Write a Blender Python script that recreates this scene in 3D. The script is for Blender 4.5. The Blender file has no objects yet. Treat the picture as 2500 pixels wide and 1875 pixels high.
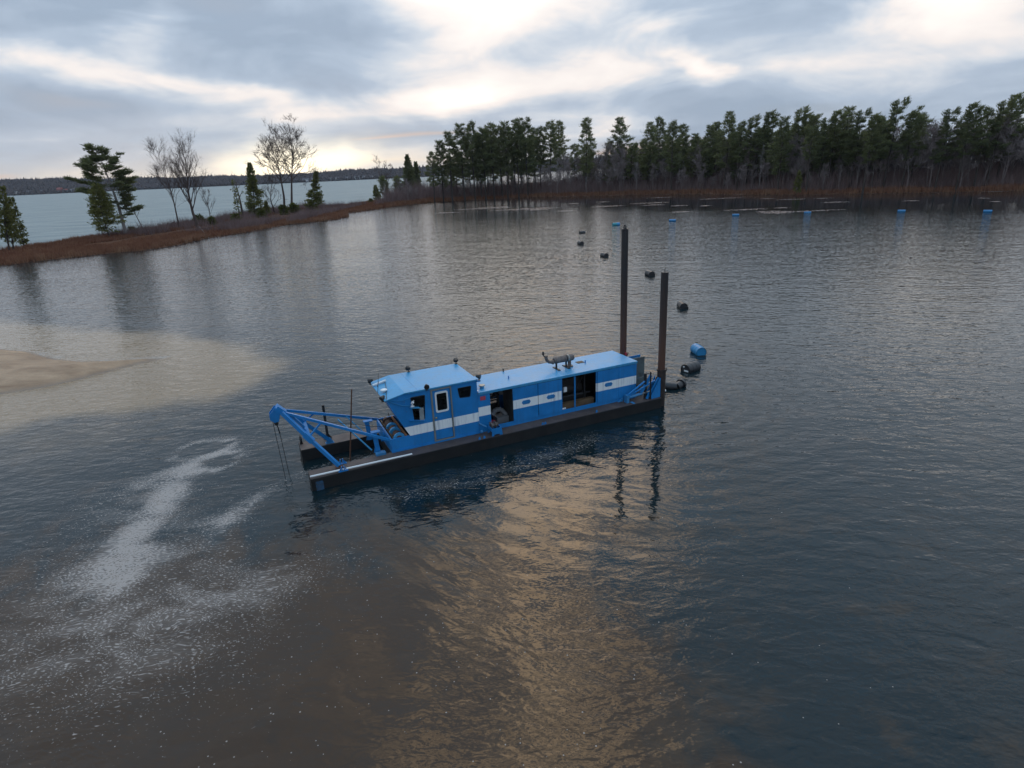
import bpy, math, random
import bmesh
import numpy as np
from mathutils import Matrix, Vector
from mathutils.geometry import tessellate_polygon

scene = bpy.context.scene
COL = scene.collection
R = math.radians

# ------------------------------------------------------------------ camera
PITCH, ROLL, CAM_Z = 0.34069, 0.04516, 10.5
cam_data = bpy.data.cameras.new('camera')
cam_data.sensor_width = 36.0
cam_data.lens = 36.0 * 1473.52 / 2500.0
cam_data.clip_start = 0.1
cam_data.clip_end = 12000.0
cam = bpy.data.objects.new('camera', cam_data)
COL.objects.link(cam)
_cp, _sp, _cr, _sr = math.cos(PITCH), math.sin(PITCH), math.cos(ROLL), math.sin(ROLL)
_right, _up, _fwd = Vector((1, 0, 0)), Vector((0, _sp, _cp)), Vector((0, _cp, -_sp))
_r2, _u2 = _cr * _right - _sr * _up, _sr * _right + _cr * _up
cam.matrix_world = Matrix(((_r2.x, _u2.x, -_fwd.x, 0), (_r2.y, _u2.y, -_fwd.y, 0),
                           (_r2.z, _u2.z, -_fwd.z, CAM_Z), (0, 0, 0, 1)))
scene.camera = cam

# ------------------------------------------------------------------ node helper
class NT:
    def __init__(self, tree):
        self.t = tree
        self.n = tree.nodes
        self.l = tree.links
    def put(self, node, key, val):
        s = node.inputs[key]
        if isinstance(val, bpy.types.NodeSocket):
            self.l.new(val, s)
        elif val is not None:
            if s.type == 'RGBA' and len(val) == 3:
                val = (*val, 1)
            s.default_value = val
    def node(self, typ, out=0, props=None, **ins):
        nd = self.n.new(typ)
        for k, v in (props or {}).items():
            setattr(nd, k, v)
        for k, v in ins.items():
            key = int(k[1:]) if k[0] == 'i' and k[1:].isdigit() else k.replace('_', ' ')
            self.put(nd, key, v)
        return nd.outputs[out]
    def m(self, op, a, b=None, c=None, clamp=False):
        nd = self.n.new('ShaderNodeMath')
        nd.operation = op
        nd.use_clamp = clamp
        for i, v in enumerate((a, b, c)):
            if v is not None:
                self.put(nd, i, v)
        return nd.outputs[0]
    def v(self, op, a, b=None, out=0, scale=None):
        nd = self.n.new('ShaderNodeVectorMath')
        nd.operation = op
        self.put(nd, 0, a)
        if b is not None:
            self.put(nd, 1, b)
        if scale is not None:
            self.put(nd, 'Scale', scale)
        return nd.outputs[out]
    def dot(self, a, b):
        return self.v('DOT_PRODUCT', a, b, out=1)
    def mix(self, f, a, b, mode='MIX'):
        nd = self.n.new('ShaderNodeMix')
        nd.data_type = 'RGBA'
        nd.blend_type = mode
        nd.clamp_factor = True
        self.put(nd, 0, f)
        self.put(nd, 6, a)
        self.put(nd, 7, b)
        return nd.outputs[2]
    def noise(self, vec, scale, detail=3.0, rough=0.5, dist=0.0, out=0):
        return self.node('ShaderNodeTexNoise', out=out, Vector=vec, Scale=scale, Detail=detail, Roughness=rough, Distortion=dist)
    def ramp(self, f, stops, interp='LINEAR'):
        nd = self.n.new('ShaderNodeValToRGB')
        cr = nd.color_ramp
        cr.interpolation = interp
        while len(cr.elements) < len(stops):
            cr.elements.new(0.5)
        for e, (p, c) in zip(cr.elements, stops):
            e.position = p
            e.color = (*c, 1) if len(c) == 3 else c
        self.put(nd, 0, f)
        return nd.outputs[0]
    def mapr(self, x, a, b, c=0.0, d=1.0, smooth=False):
        nd = self.n.new('ShaderNodeMapRange')
        nd.interpolation_type = 'SMOOTHSTEP' if smooth else 'LINEAR'
        for k, val in zip(range(5), (x, a, b, c, d)):
            self.put(nd, k, val)
        return nd.outputs[0]
    def aniso(self, vec, ang, sx, sy):
        return self.v('MULTIPLY', self.mapping(vec, rot=(0, 0, R(ang))), (sx, sy, 1.0))
    def mapping(self, vec, scale=(1, 1, 1), rot=(0, 0, 0), loc=(0, 0, 0)):
        return self.node('ShaderNodeMapping', Vector=vec, Location=loc, Rotation=rot, Scale=scale)

# ------------------------------------------------------------------ world: broken overcast near sunset
SUN_AZ, SUN_EL = -18.7, 2.2          # azimuth right of +Y
world = bpy.data.worlds.new('World')
scene.world = world
world.use_nodes = True
wt = NT(world.node_tree)
wt.n.clear()
def direc(az, el):
    a, e = R(az), R(el)
    return (math.sin(a) * math.cos(e), math.cos(a) * math.cos(e), math.sin(e))
D = wt.node('ShaderNodeTexCoord', out=0)
sep = wt.n.new('ShaderNodeSeparateXYZ')
wt.put(sep, 0, D)
dx, dy, dz = sep.outputs
zc = wt.m('MAXIMUM', dz, 0.0)
inv = wt.m('DIVIDE', 1.0, wt.m('ADD', zc, 0.12))
flat = wt.node('ShaderNodeCombineXYZ', X=wt.m('MULTIPLY', dx, inv), Y=wt.m('MULTIPLY', dy, inv), Z=0.0)
flat = wt.mapping(flat, rot=(0, 0, R(-14)), scale=(0.62, 1.0, 1.0))
n_big = wt.noise(flat, 0.50, 3.5, 0.5, 0.5)
n_mid = wt.noise(wt.v('ADD', wt.v('MULTIPLY', D, (1.0, 1.0, 3.0)), (7.3, 1.9, 0)), 5.2, 5.0, 0.55, 0.7)
n_sm = wt.noise(wt.v('ADD', wt.v('MULTIPLY', D, (1.0, 1.0, 2.2)), (1.3, 4.2, 0)), 15.0, 4.0, 0.55, 0.5)
cov = wt.m('ADD', wt.m('ADD', wt.m('MULTIPLY', n_big, 0.54), wt.m('MULTIPLY', n_mid, 0.40)), wt.m('MULTIPLY', n_sm, 0.09))
# warped direction for the brighter thin places in the overcast
nvec = wt.node('ShaderNodeTexNoise', out=1, Vector=wt.v('MULTIPLY', D, (1, 1, 2.6)), Scale=5.0, Detail=4.0, Roughness=0.55)
Dw = wt.v('NORMALIZE', wt.v('ADD', D, wt.v('MULTIPLY', wt.v('SUBTRACT', nvec, (0.5, 0.5, 0.5)), (0.20, 0.20, 0.075))))
sepw = wt.n.new('ShaderNodeSeparateXYZ')
wt.put(sepw, 0, Dw)
azw = wt.m('ARCTAN2', sepw.outputs[0], sepw.outputs[1])
elw = wt.m('ARCSINE', sepw.outputs[2])
def blob(az, el, wa, we, tilt=0.0):
    """soft patch of thin cloud at azimuth / elevation (degrees)"""
    a = wt.m('SUBTRACT', azw, R(az))
    e = wt.m('SUBTRACT', wt.m('SUBTRACT', elw, R(el)), wt.m('MULTIPLY', a, tilt))
    q = wt.m('ADD', wt.m('POWER', wt.m('ABSOLUTE', wt.m('DIVIDE', a, R(wa))), 2.0), wt.m('POWER', wt.m('ABSOLUTE', wt.m('DIVIDE', e, R(we))), 2.0))
    return wt.m('EXPONENT', wt.m('MULTIPLY', q, -1.0))
def add(*xs):
    r = xs[0]
    for x in xs[1:]:
        r = wt.m('ADD', r, x)
    return r
def mul(a, k):
    return wt.m('MULTIPLY', a, k)
thin = add(mul(blob(-2.0, 15.0, 9.8, 6.0), 0.68), mul(blob(17.0, 6.9, 2.2, 1.4, -0.25), 0.42), mul(blob(33, 10.5, 5.0, 2.2), 0.50),
           mul(blob(-4.5, 6.0, 7.0, 1.2, 0.10), 0.42), mul(blob(-30, 7.4, 9.0, 1.1, -0.16), 0.30), mul(blob(-18.5, 5.6, 5.0, 0.9, -0.25), 0.22),
           mul(blob(-26.5, 10.8, 2.2, 3.0), 0.22), mul(blob(8.5, 7.2, 5.0, 1.2), 0.22), mul(blob(-15.0, 9.6, 9.0, 2.4), -0.17), mul(blob(-32.0, 22.0, 18.0, 8.5), -0.26), mul(blob(22.0, 12.0, 9.0, 2.5), -0.12), mul(blob(-30.0, 11.5, 6.0, 1.6), -0.10))
dens = wt.m('SUBTRACT', cov, mul(thin, 0.55))
cloud = wt.ramp(dens, [(0.0, (3.2, 2.7, 2.1)), (0.09, (1.5, 1.38, 1.22)), (0.24, (1.12, 1.04, 0.96)), (0.35, (0.95, 0.88, 0.84)), (0.43, (0.675, 0.715, 0.770)), (0.50, (0.475, 0.555, 0.662)), (0.60, (0.36, 0.44, 0.548))])
# high broken cloud lit gold from above the veil: bright rifts with blue between, going on up from the white opening at the top of the view
rift = wt.noise(wt.v('ADD', D, (4.1, 0.7, 2.2)), 9.5, 5.0, 0.62, 1.2)
sector = wt.m('MULTIPLY', wt.m('EXPONENT', wt.m('MULTIPLY', wt.m('POWER', wt.m('ABSOLUTE', wt.m('DIVIDE', wt.m('SUBTRACT', azw, wt.m('MULTIPLY_ADD', elw, -0.30, R(14.5))), wt.m('MULTIPLY_ADD', elw, 0.16, R(8.0)))), 2.4), -1.0)), wt.m('MULTIPLY', wt.mapr(elw, R(19), R(29), 0.0, 1.0, smooth=True), wt.mapr(elw, R(50), R(68), 1.0, 0.0, smooth=True)))
gold = wt.m('MULTIPLY', wt.mapr(wt.m('MULTIPLY_ADD', sector, wt.mapr(elw, R(38), R(28), 0.06, 0.20), rift), 0.515, 0.625, 0.0, 1.0, smooth=True), sector)
blue_gap = wt.m('MULTIPLY', wt.mapr(rift, 0.53, 0.43, 0.0, 0.62, smooth=True), wt.mapr(elw, R(20), R(32), 0.0, 1.0, smooth=True))
cloud = wt.mix(blue_gap, cloud, (0.38, 0.68, 0.98))
cloud = wt.mix(gold, cloud, (4.5, 3.15, 2.02))
# warm under-light on the bands low towards the sunset
sunflat = wt.dot(wt.v('NORMALIZE', wt.v('MULTIPLY', D, (1, 1, 0))), direc(SUN_AZ, 0.0))
toward = wt.m('POWER', wt.m('MAXIMUM', sunflat, 0.0), 9.0)
low = wt.m('EXPONENT', wt.m('MULTIPLY', zc, -13.0))
warm = wt.m('MULTIPLY', wt.m('MULTIPLY', low, toward), wt.mapr(n_mid, 0.42, 0.58))
cloud = wt.mix(wt.m('MULTIPLY', warm, 0.25), cloud, (0.92, 0.78, 0.72))
glow2 = wt.m('MULTIPLY', wt.m('EXPONENT', wt.m('MULTIPLY', wt.m('ABSOLUTE', wt.m('SUBTRACT', elw, R(0.9))), -48.0)), wt.m('POWER', wt.m('MAXIMUM', sunflat, 0.0), 14.0))
cloud = wt.mix(wt.m('MULTIPLY', glow2, 0.90, clamp=True), cloud, (1.18, 0.98, 0.74))
cloud = wt.mix(wt.m('MULTIPLY', blob(-18.2, 1.2, 4.6, 1.4), 1.0, clamp=True), cloud, (1.9, 1.68, 1.25))
# overcast brightens towards the zenith
cloud = wt.mix(1.0, cloud, wt.node('ShaderNodeCombineXYZ', X=wt.m('MULTIPLY_ADD', zc, 0.32, 0.96), Y=wt.m('MULTIPLY_ADD', zc, 0.42, 0.96), Z=wt.m('MULTIPLY_ADD', zc, 0.48, 0.97)), 'MULTIPLY')
sky = wt.n.new('ShaderNodeTexSky')
sky.sky_type = 'NISHITA'
sky.sun_disc = False
sky.sun_elevation = R(SUN_EL)
sky.sun_rotation = R(SUN_AZ)
sky.altitude = 200
sky.air_density = 1.0
sky.dust_density = 1.0
sky.ozone_density = 1.0
gap = wt.mapr(n_big, 0.57, 0.72, 0.0, 0.45, smooth=True)
col = wt.mix(gap, wt.v('SCALE', cloud, scale=10.0), wt.v('SCALE', sky.outputs[0], scale=1.0))
bg = wt.node('ShaderNodeBackground', Color=col, Strength=0.1)
wo = wt.n.new('ShaderNodeOutputWorld')
wt.l.new(bg, wo.inputs[0])

# ------------------------------------------------------------------ sun, veiled by cloud
sun_data = bpy.data.lights.new('sun', 'SUN')
sun_data.energy = 0.5
sun_data.angle = R(150)
sun_data.color = (1.0, 0.91, 0.80)
sun = bpy.data.objects.new('sun', sun_data)
COL.objects.link(sun)
sun.rotation_euler = Vector(direc(SUN_AZ, SUN_EL + 8)).to_track_quat('Z', 'Y').to_euler()
sun.location = (-60, 180, 60)

scene.view_settings.view_transform = 'Standard'
scene.view_settings.look = 'None'
scene.view_settings.exposure = 0.0
scene.view_settings.gamma = 1.0
scene.view_settings.use_curve_mapping = False
scene.render.engine = 'CYCLES'
scene.cycles.use_denoising = True
scene.cycles.max_bounces = 6
scene.cycles.diffuse_bounces = 2
scene.cycles.glossy_bounces = 3
scene.cycles.transmission_bounces = 4
scene.cycles.transparent_max_bounces = 6
scene.cycles.sample_clamp_indirect = 6.0

# ------------------------------------------------------------------ object helpers
def link(o, parent=None):
    COL.objects.link(o)
    if parent is not None:
        o.parent = parent
    return o
def tag(o, label=None, cat=None, group=None, kind=None):
    if label: o['label'] = label
    if cat: o['category'] = cat
    if group: o['group'] = group
    if kind: o['kind'] = kind
    return o
def empty(name, loc=(0, 0, 0), rz=0.0):
    o = bpy.data.objects.new(name, None)
    o.empty_display_size = 0.3
    o.location = loc
    o.rotation_euler = (0, 0, rz)
    return link(o)
def mesh_np(name, verts, faces, mat, tint=None):
    """verts (N,3); faces (M,k) equal-sized polygons"""
    me = bpy.data.meshes.new(name)
    verts = np.asarray(verts, np.float32)
    faces = np.asarray(faces, np.int32)
    k = faces.shape[1]
    me.vertices.add(len(verts))
    me.vertices.foreach_set('co', verts.ravel())
    me.loops.add(faces.size)
    me.loops.foreach_set('vertex_index', faces.ravel())
    me.polygons.add(len(faces))
    me.polygons.foreach_set('loop_start', np.arange(0, faces.size, k, dtype=np.int32))
    if tint is not None:
        at = me.attributes.new('tint', 'FLOAT', 'POINT')
        at.data.foreach_set('value', np.asarray(tint, np.float32))
    for m_ in (mat if isinstance(mat, (list, tuple)) else [mat]):
        me.materials.append(m_)
    me.update(calc_edges=True)
    return me
def obj(name, me, parent=None):
    return link(bpy.data.objects.new(name, me), parent)

# ------------------------------------------------------------------ materials
def new_mat(name):
    m = bpy.data.materials.new(name)
    m.use_nodes = True
    t = NT(m.node_tree)
    t.n.clear()
    out = t.n.new('ShaderNodeOutputMaterial')
    return m, t, out
def simple(name, col, rough=0.6, metal=0.0, var=0.12, scale=3.0, bump=0.0, bscale=20.0, spec=0.5, dirt=None, dirt_amt=0.0):
    m, t, out = new_mat(name)
    P = t.node('ShaderNodeTexCoord', out=3)
    n = t.noise(P, scale, 5.0, 0.6)
    c = t.mix(t.mapr(n, 0.3, 0.7), tuple(x * (1 - var) for x in col), tuple(min(1, x * (1 + var)) for x in col))
    if dirt:
        n2 = t.noise(t.v('ADD', P, (5, 3, 1)), scale * 1.7, 7.0, 0.68)
        c = t.mix(t.mapr(n2, 0.56 - 0.2 * dirt_amt, 0.72 - 0.2 * dirt_amt, 0, min(1.0, 0.35 + dirt_amt)), c, dirt)
    p = t.n.new('ShaderNodeBsdfPrincipled')
    t.put(p, 'Base Color', c)
    t.put(p, 'Roughness', t.mapr(t.noise(P, scale * 2.3, 4.0), 0.3, 0.7, max(0.05, rough - 0.1), min(1, rough + 0.1)))
    t.put(p, 'Metallic', metal)
    t.put(p, 'Specular IOR Level', spec)
    if bump:
        b = t.n.new('ShaderNodeBump')
        t.put(b, 'Strength', 0.6)
        t.put(b, 'Distance', bump)
        t.put(b, 'Height', t.noise(P, bscale, 4.0, 0.6))
        t.l.new(b.outputs[0], p.inputs['Normal'])
    t.l.new(p.outputs[0], out.inputs[0])
    return m
def leafy(name, dark, light, trans=0.25, rnd=0.5):
    m, t, out = new_mat(name)
    P = t.node('ShaderNodeTexCoord', out=3)
    n = t.noise(P, 0.55, 3.0, 0.6)
    at = t.n.new('ShaderNodeAttribute')
    at.attribute_name = 'tint'
    oi = t.n.new('ShaderNodeObjectInfo')
    f = t.m('ADD', t.m('MULTIPLY', t.mapr(n, 0.3, 0.7), 0.35), t.m('MULTIPLY', at.outputs['Fac'], 0.4))
    f = t.m('ADD', f, t.m('MULTIPLY', oi.outputs['Random'], rnd * 0.5))
    c = t.mix(f, dark, light)
    d = t.node('ShaderNodeBsdfDiffuse', Color=c, Roughness=0.5)
    tr = t.node('ShaderNodeBsdfTranslucent', Color=c)
    mx = t.n.new('ShaderNodeMixShader')
    t.put(mx, 0, trans)
    t.l.new(d, mx.inputs[1])
    t.l.new(tr, mx.inputs[2])
    t.l.new(mx.outputs[0], out.inputs[0])
    return m
M = {}
M['pine'] = leafy('pine_needles', (0.070, 0.088, 0.046), (0.265, 0.275, 0.125), 0.45)
M['cedar'] = leafy('cedar_sprays', (0.075, 0.086, 0.030), (0.240, 0.235, 0.080), 0.35)
M['twig'] = leafy('twig_bark', (0.140, 0.114, 0.110), (0.340, 0.282, 0.270), 0.0, 0.9)
M['dark_twig'] = leafy('brown_twig_bark', (0.062, 0.045, 0.040), (0.165, 0.125, 0.112), 0.0, 0.5)
M['pale_twig'] = leafy('pale_twig_bark', (0.22, 0.195, 0.185), (0.44, 0.41, 0.39), 0.0, 0.5)
M['bark'] = leafy('pine_bark', (0.040, 0.033, 0.030), (0.110, 0.090, 0.080), 0.0, 0.6)
M['reed'] = leafy('reed_blades', (0.150, 0.055, 0.038), (0.45, 0.285, 0.175), 0.15, 0.0)
M['scrub'] = leafy('scrub_twigs', (0.150, 0.100, 0.094), (0.330, 0.240, 0.225), 0.0, 0.0)
M['shrub_green'] = leafy('juniper_sprays', (0.060, 0.075, 0.022), (0.170, 0.170, 0.055))
M['farwood'] = leafy('distant_wood', (0.050, 0.042, 0.045), (0.115, 0.092, 0.092), 0.0, 0.0)
M['lily'] = simple('lily_pads', (0.24, 0.17, 0.145), 0.5, var=0.35, scale=0.8)

# ------------------------------------------------------------------ shoreline layout (metres; camera stands above the origin)
NEAR = [(-77.57, 94.42), (-75.46, 97.34), (-72.01, 101.3), (-68.06, 105.46), (-63.63, 107.76), (-60.66, 114.84), (-60.96, 127.51), (-57.1, 137.39), (-54.36, 156.23), (-49.45, 161.59), (-44.86, 167.14), (-44.25, 177.32), (-49.22, 196.29), (-44.5, 203.01), (-39.62, 220.53), (-34.43, 231.34), (-26.32, 242.97), (-11.37, 244.4), (8.89, 246.76), (28.24, 239.45), (46.22, 230.5), (65.78, 214.87), (83.69, 186.69), (102.49, 173.52), (117.54, 165.63), (131.25, 157.85)]
LAKE = [(-94.32, 115.74), (-95.82, 123.88), (-93.36, 128.54), (-94.93, 138.57), (-91.52, 145.06), (-91.08, 150.64), (-90.06, 165.52), (-87.4, 175.69), (-86.49, 189.95), (-87.86, 214.07), (-83.31, 232.95), (-76.58, 240.54), (-69.97, 244.31), (-60.7, 247.36), (-56.55, 278.26), (-53.61, 293.14), (-46.96, 318.13), (-38.54, 353.28), (-24.97, 392.52), (-8.03, 441.46), (9.66, 469.1)]
SAND = [(-36.31, 41.88), (-33.5, 40.75), (-30.05, 38.59), (-27.57, 37.58), (-25.71, 37.48), (-24.02, 37.66), (-22.34, 37.54), (-23.47, 36.7), (-24.15, 35.64), (-25.19, 33.96), (-26.13, 32.98), (-27.22, 32.3), (-28.39, 31.79)]
TURBID = [(-44.25, 51.99), (-37.49, 49.26), (-28.15, 44.94), (-21.58, 42.16), (-17.01, 39.3), (-13.71, 35.36), (-13.42, 31.94), (-15.1, 29.59), (-18.67, 28.25), (-21.74, 27.1), (-23.75, 25.88)]
PINES = [(-26.2, 239.9, 18.4), (-23.1, 242.5, 21.8), (-19.7, 242.7, 24.8), (-14.9, 243.2, 27), (-10.9, 243.8, 27.9), (-6.8, 244.7, 25.5), (-3.5, 245.1, 27.2), (1.7, 246.1, 27.2), (6, 246.8, 28.1), (9.6, 247.5, 27.9), (14.2, 276, 25.6), (19.2, 261.3, 27.1), (24.6, 272.4, 27.5), (31.8, 244.6, 26.9), (45.7, 250.5, 26.7), (54.1, 237.5, 23.6), (59.5, 244.1, 25.8), (60.2, 226.6, 23.2), (66.8, 238.8, 22.7), (71.5, 222.3, 21.3), (75.2, 226.3, 22.3), (74.6, 213.9, 24.4), (76.9, 207.9, 21.4), (80.8, 210.8, 22.4), (85.2, 207.8, 23.6), (83.9, 192.6, 21.3), (90.7, 199.3, 23.3), (92.2, 197.1, 21.8), (88.9, 184.9, 21.1), (94, 189, 20.1), (96.9, 188.6, 22), (101.3, 189.7, 22.8), (101.2, 184.2, 21.3), (100.2, 175.2, 20.1), (104.5, 178.7, 19.6), (107, 177.4, 23), (110.8, 175, 19.9), (116.1, 179.6, 19.8), (116.3, 169.4, 19.8), (119.4, 165.6, 21), (124.9, 166.7, 19.9), (128, 166.8, 21), (132.4, 169, 22.6)]
LILY = [(-6.14, 187.58, 8.5, 4), (6.21, 175.79, 9.3, 4.7), (15.62, 160.51, 2.2, 2), (30.42, 193.34, 1.9, 2.1), (28.42, 171.52, 4.4, 2.3), (41.18, 177.6, 5.1, 3.1), (40.1, 168.34, 2.8, 2.2), (-15.57, 175.27, 3.3, 2.3), (-3.5, 192.23, 5.1, 2.8), (9.16, 170.09, 2.9, 2.2), (50.57, 203.83, 3.9, 2.4), (39.49, 139.87, 2.7, 1.6), (44.94, 160.62, 2.1, 2), (21.12, 192.22, 1.4, 2.1), (63.45, 183.58, 5.7, 3.1), (50.18, 156.1, 1.5, 1.7), (53.35, 138.13, 4.5, 2.2), (55.23, 127.84, 3.1, 5.5), (60.98, 127.11, 8.4, 1.6), (78.61, 148.16, 3.2, 2.7), (75.9, 165.52, 3.6, 2.6), (83.94, 164.37, 2.2, 2), (92.44, 141.72, 1.4, 1.6), (126.02, 159.88, 2.2, 1.4), (107.59, 139.93, 0.5, 1.6), (102.29, 129.21, 0.6, 1.4), (61.45, 138.62, 1.4, 1.4), (72.77, 173.11, 1.6, 1.4)]
LAND = np.array([(-300.0, 22.0), (-170.0, 66.0)] + NEAR + [(170.0, 132.0), (230.0, 96.0), (330.0, 40.0), (420.0, 40.0), (420.0, 620.0), (60.0, 620.0), (-5.0, 470.0)] + LAKE[::-1] + [(-170.0, 74.0), (-300.0, 34.0)])
SANDP = np.array([(-75.0, 52.0)] + SAND + [(-75.0, 26.0)])

def seg_dist(px, py, poly, closed=True):
    d = np.full(px.shape, 1e9)
    n = len(poly)
    for i in range(n if closed else n - 1):
        ax, ay = poly[i]
        bx, by = poly[(i + 1) % n]
        ex, ey = bx - ax, by - ay
        L2 = ex * ex + ey * ey + 1e-9
        t = np.clip(((px - ax) * ex + (py - ay) * ey) / L2, 0, 1)
        d = np.minimum(d, np.hypot(px - ax - t * ex, py - ay - t * ey))
    return d
def inside(px, py, poly):
    c = np.zeros(px.shape, bool)
    n = len(poly)
    j = n - 1
    for i in range(n):
        xi, yi = poly[i]
        xj, yj = poly[j]
        c ^= ((yi > py) != (yj > py)) & (px < (xj - xi) * (py - yi) / (yj - yi + 1e-12) + xi)
        j = i
    return c
def sdist(px, py, poly):
    px, py = np.asarray(px, float), np.asarray(py, float)
    return np.where(inside(px, py, poly), 1, -1) * seg_dist(px, py, poly)
def wob(x, y, s, seed=0):
    """cheap smooth value noise from summed sines, about -1..1"""
    rg = np.random.default_rng(seed)
    r = 0
    for k in range(5):
        a = rg.uniform(0, 2 * np.pi)
        f = s * (1.0 + 0.8 * k)
        r = r + np.sin((x * np.cos(a) + y * np.sin(a)) * f + rg.uniform(0, 6.28)) / (1 + 0.6 * k)
    return r / 2.4
def grid_mesh(name, xs, ys, zf, mat, keep=None):
    X, Y = np.meshgrid(xs, ys)
    Zv = zf(X, Y)
    V = np.stack([X.ravel(), Y.ravel(), Zv.ravel()], 1)
    nx, ny = len(xs), len(ys)
    i = np.arange(ny - 1)[:, None] * nx + np.arange(nx - 1)[None, :]
    F = np.stack([i, i + 1, i + nx + 1, i + nx], -1).reshape(-1, 4)
    if keep is not None:
        F = F[keep(V[F].mean(1))]
        used = np.unique(F)
        mp = np.zeros(len(V), int)
        mp[used] = np.arange(len(used))
        V, F = V[used], mp[F]
    me = mesh_np(name, V, F, mat)
    me.polygons.foreach_set('use_smooth', np.ones(len(me.polygons), bool))
    return me, V

# ------------------------------------------------------------------ water
def grow(a, b, step, lo, hi, k=1.13):
    c = list(np.arange(a, b + 1e-6, step))
    s = step
    while c[-1] < hi:
        s *= k
        c.append(c[-1] + s)
    s = step
    while c[0] > lo:
        s *= k
        c.insert(0, c[0] - s)
    return np.array(c)
def water_material():
    m, t, out = new_mat('lake_water')
    P = t.node('ShaderNodeNewGeometry', out=0)
    def attr(nm):
        a = t.n.new('ShaderNodeAttribute')
        a.attribute_name = nm
        return a.outputs['Fac']
    silt, brown, foam, speck, calm, lake, plume, still = [attr(k) for k in ('silt', 'brown', 'foam', 'speck', 'calm', 'lake', 'plume', 'still')]
    psep = t.n.new('ShaderNodeSeparateXYZ')
    t.put(psep, 0, P)
    flatp = t.v('MULTIPLY', P, (1, 1, 0))
    # body colour: clear dark water, brown sediment clouds, sandy shallows, pale green open lake, plus painted reflections and waves
    bn = t.noise(t.aniso(flatp, 50, 0.55, 1.0), 0.5, 5.0, 0.6, 0.9)
    bn2 = t.noise(t.mapping(flatp, scale=(1.0, 0.5, 1), rot=(0, 0, R(40))), 1.5, 4.0, 0.6, 0.6)
    cl = t.m('ADD', t.m('MULTIPLY', bn, 0.65), t.m('MULTIPLY', bn2, 0.35))
    bmask = t.mapr(t.m('ADD', cl, t.m('MULTIPLY', brown, 0.42)), 0.60, 0.86, smooth=True)
    c = t.mix(bmask, t.mix(plume, (0.0052, 0.0150, 0.0198), (0.0050, 0.0165, 0.0210)), (0.0410, 0.0235, 0.0120))  # plume area slightly tealer: mirrored blue sky put into the colour
    wob_ = t.node('ShaderNodeTexNoise', out=1, Vector=t.aniso(flatp, -14, 0.5, 1.4), Scale=2.6, Detail=3.0)
    pn = t.noise(t.v('ADD', flatp, t.v('MULTIPLY', t.v('SUBTRACT', wob_, (0.5, 0.5, 0.5)), (0.9, 0.9, 0))), 0.8, 3.0, 0.5, 0.3)
    gold_mask = t.mapr(t.m('ADD', pn, t.m('MULTIPLY', plume, 0.22)), 0.50, 0.92, smooth=True)
    c = t.mix(t.m('MULTIPLY', gold_mask, 0.6), c, (0.070, 0.042, 0.021))  # golden cloud reflection painted into the water colour
    sn = t.noise(flatp, 0.9, 4.0, 0.6, 0.5)
    smask = t.mapr(t.m('ADD', silt, t.m('MULTIPLY', t.m('SUBTRACT', sn, 0.5), 0.35)), 0.10, 0.80, smooth=True)
    c = t.mix(t.m('MULTIPLY', smask, 0.92), c, (0.250, 0.172, 0.094))
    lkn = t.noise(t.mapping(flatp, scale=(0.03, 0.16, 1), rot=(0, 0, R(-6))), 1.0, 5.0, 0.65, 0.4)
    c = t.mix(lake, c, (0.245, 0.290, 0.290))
    c = t.mix(t.m('MULTIPLY', lake, t.mapr(lkn, 0.40, 0.66, 0.0, 0.75)), c, (0.110, 0.155, 0.168))  # darker wave streaks of the open lake painted into its colour
    # ripples
    def nz(scale, sx, sy, rot, detail=2.0, off=0.0, dist=0.0):
        return t.noise(t.v('ADD', t.aniso(flatp, rot, sx, sy), (off, off * 0.7, 0)), scale, detail, 0.5, dist)
    w1 = nz(0.36, 0.55, 1.0, 12, 2.0, 3.1, 0.4)       # 2-3 m swell left by the wind
    w2 = nz(2.1, 0.42, 1.0, 10, 3.0, 9.7, 0.5)        # wind ripples
    w3 = nz(3.4, 0.45, 1.0, -12, 2.0, 5.3, 0.4)        # small ripples
    w4 = nz(9.0, 0.7, 1.0, 20, 1.0, 1.3)
    rough_here = t.m('SUBTRACT', 1.0, t.m('MULTIPLY', calm, 0.82))
    fl = t.m('ADD', 1.0, t.m('MULTIPLY', lake, 2.2))
    h = t.m('MULTIPLY', w1, 0.085)
    h = t.m('ADD', h, t.m('MULTIPLY', t.m('MULTIPLY', w2, 0.050), rough_here))
    h = t.m('ADD', h, t.m('MULTIPLY', t.m('MULTIPLY', w3, 0.030), rough_here))
    h = t.m('ADD', h, t.m('MULTIPLY', t.m('MULTIPLY', w4, 0.0075), rough_here))
    w5 = nz(2.3, 0.32, 1.0, 38, 2.0, 2.2, 0.3)
    h = t.m('ADD', h, t.m('MULTIPLY', t.m('MULTIPLY', w5, 0.030), plume))
    # rings spreading from the stern
    rel = t.v('SUBTRACT', flatp, (6.6, 27.3, 0))
    rr = t.v('LENGTH', rel, out=1)
    ring = t.m('SINE', t.m('MULTIPLY', t.m('ADD', rr, t.m('MULTIPLY', w1, 1.3)), 6.4))
    ramp = t.m('MULTIPLY', t.mapr(rr, 1.0, 3.0), t.m('EXPONENT', t.m('MULTIPLY', rr, -0.115)))
    h = t.m('ADD', h, t.m('MULTIPLY', t.m('MULTIPLY', ring, ramp), 0.0150))
    h = t.m('MULTIPLY', t.m('MULTIPLY', h, fl), t.m('SUBTRACT', 1.0, t.m('MULTIPLY', still, 0.88)))
    b = t.n.new('ShaderNodeBump')
    t.put(b, 'Strength', 1.0)
    t.put(b, 'Distance', 1.0)
    t.put(b, 'Height', h)
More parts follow.
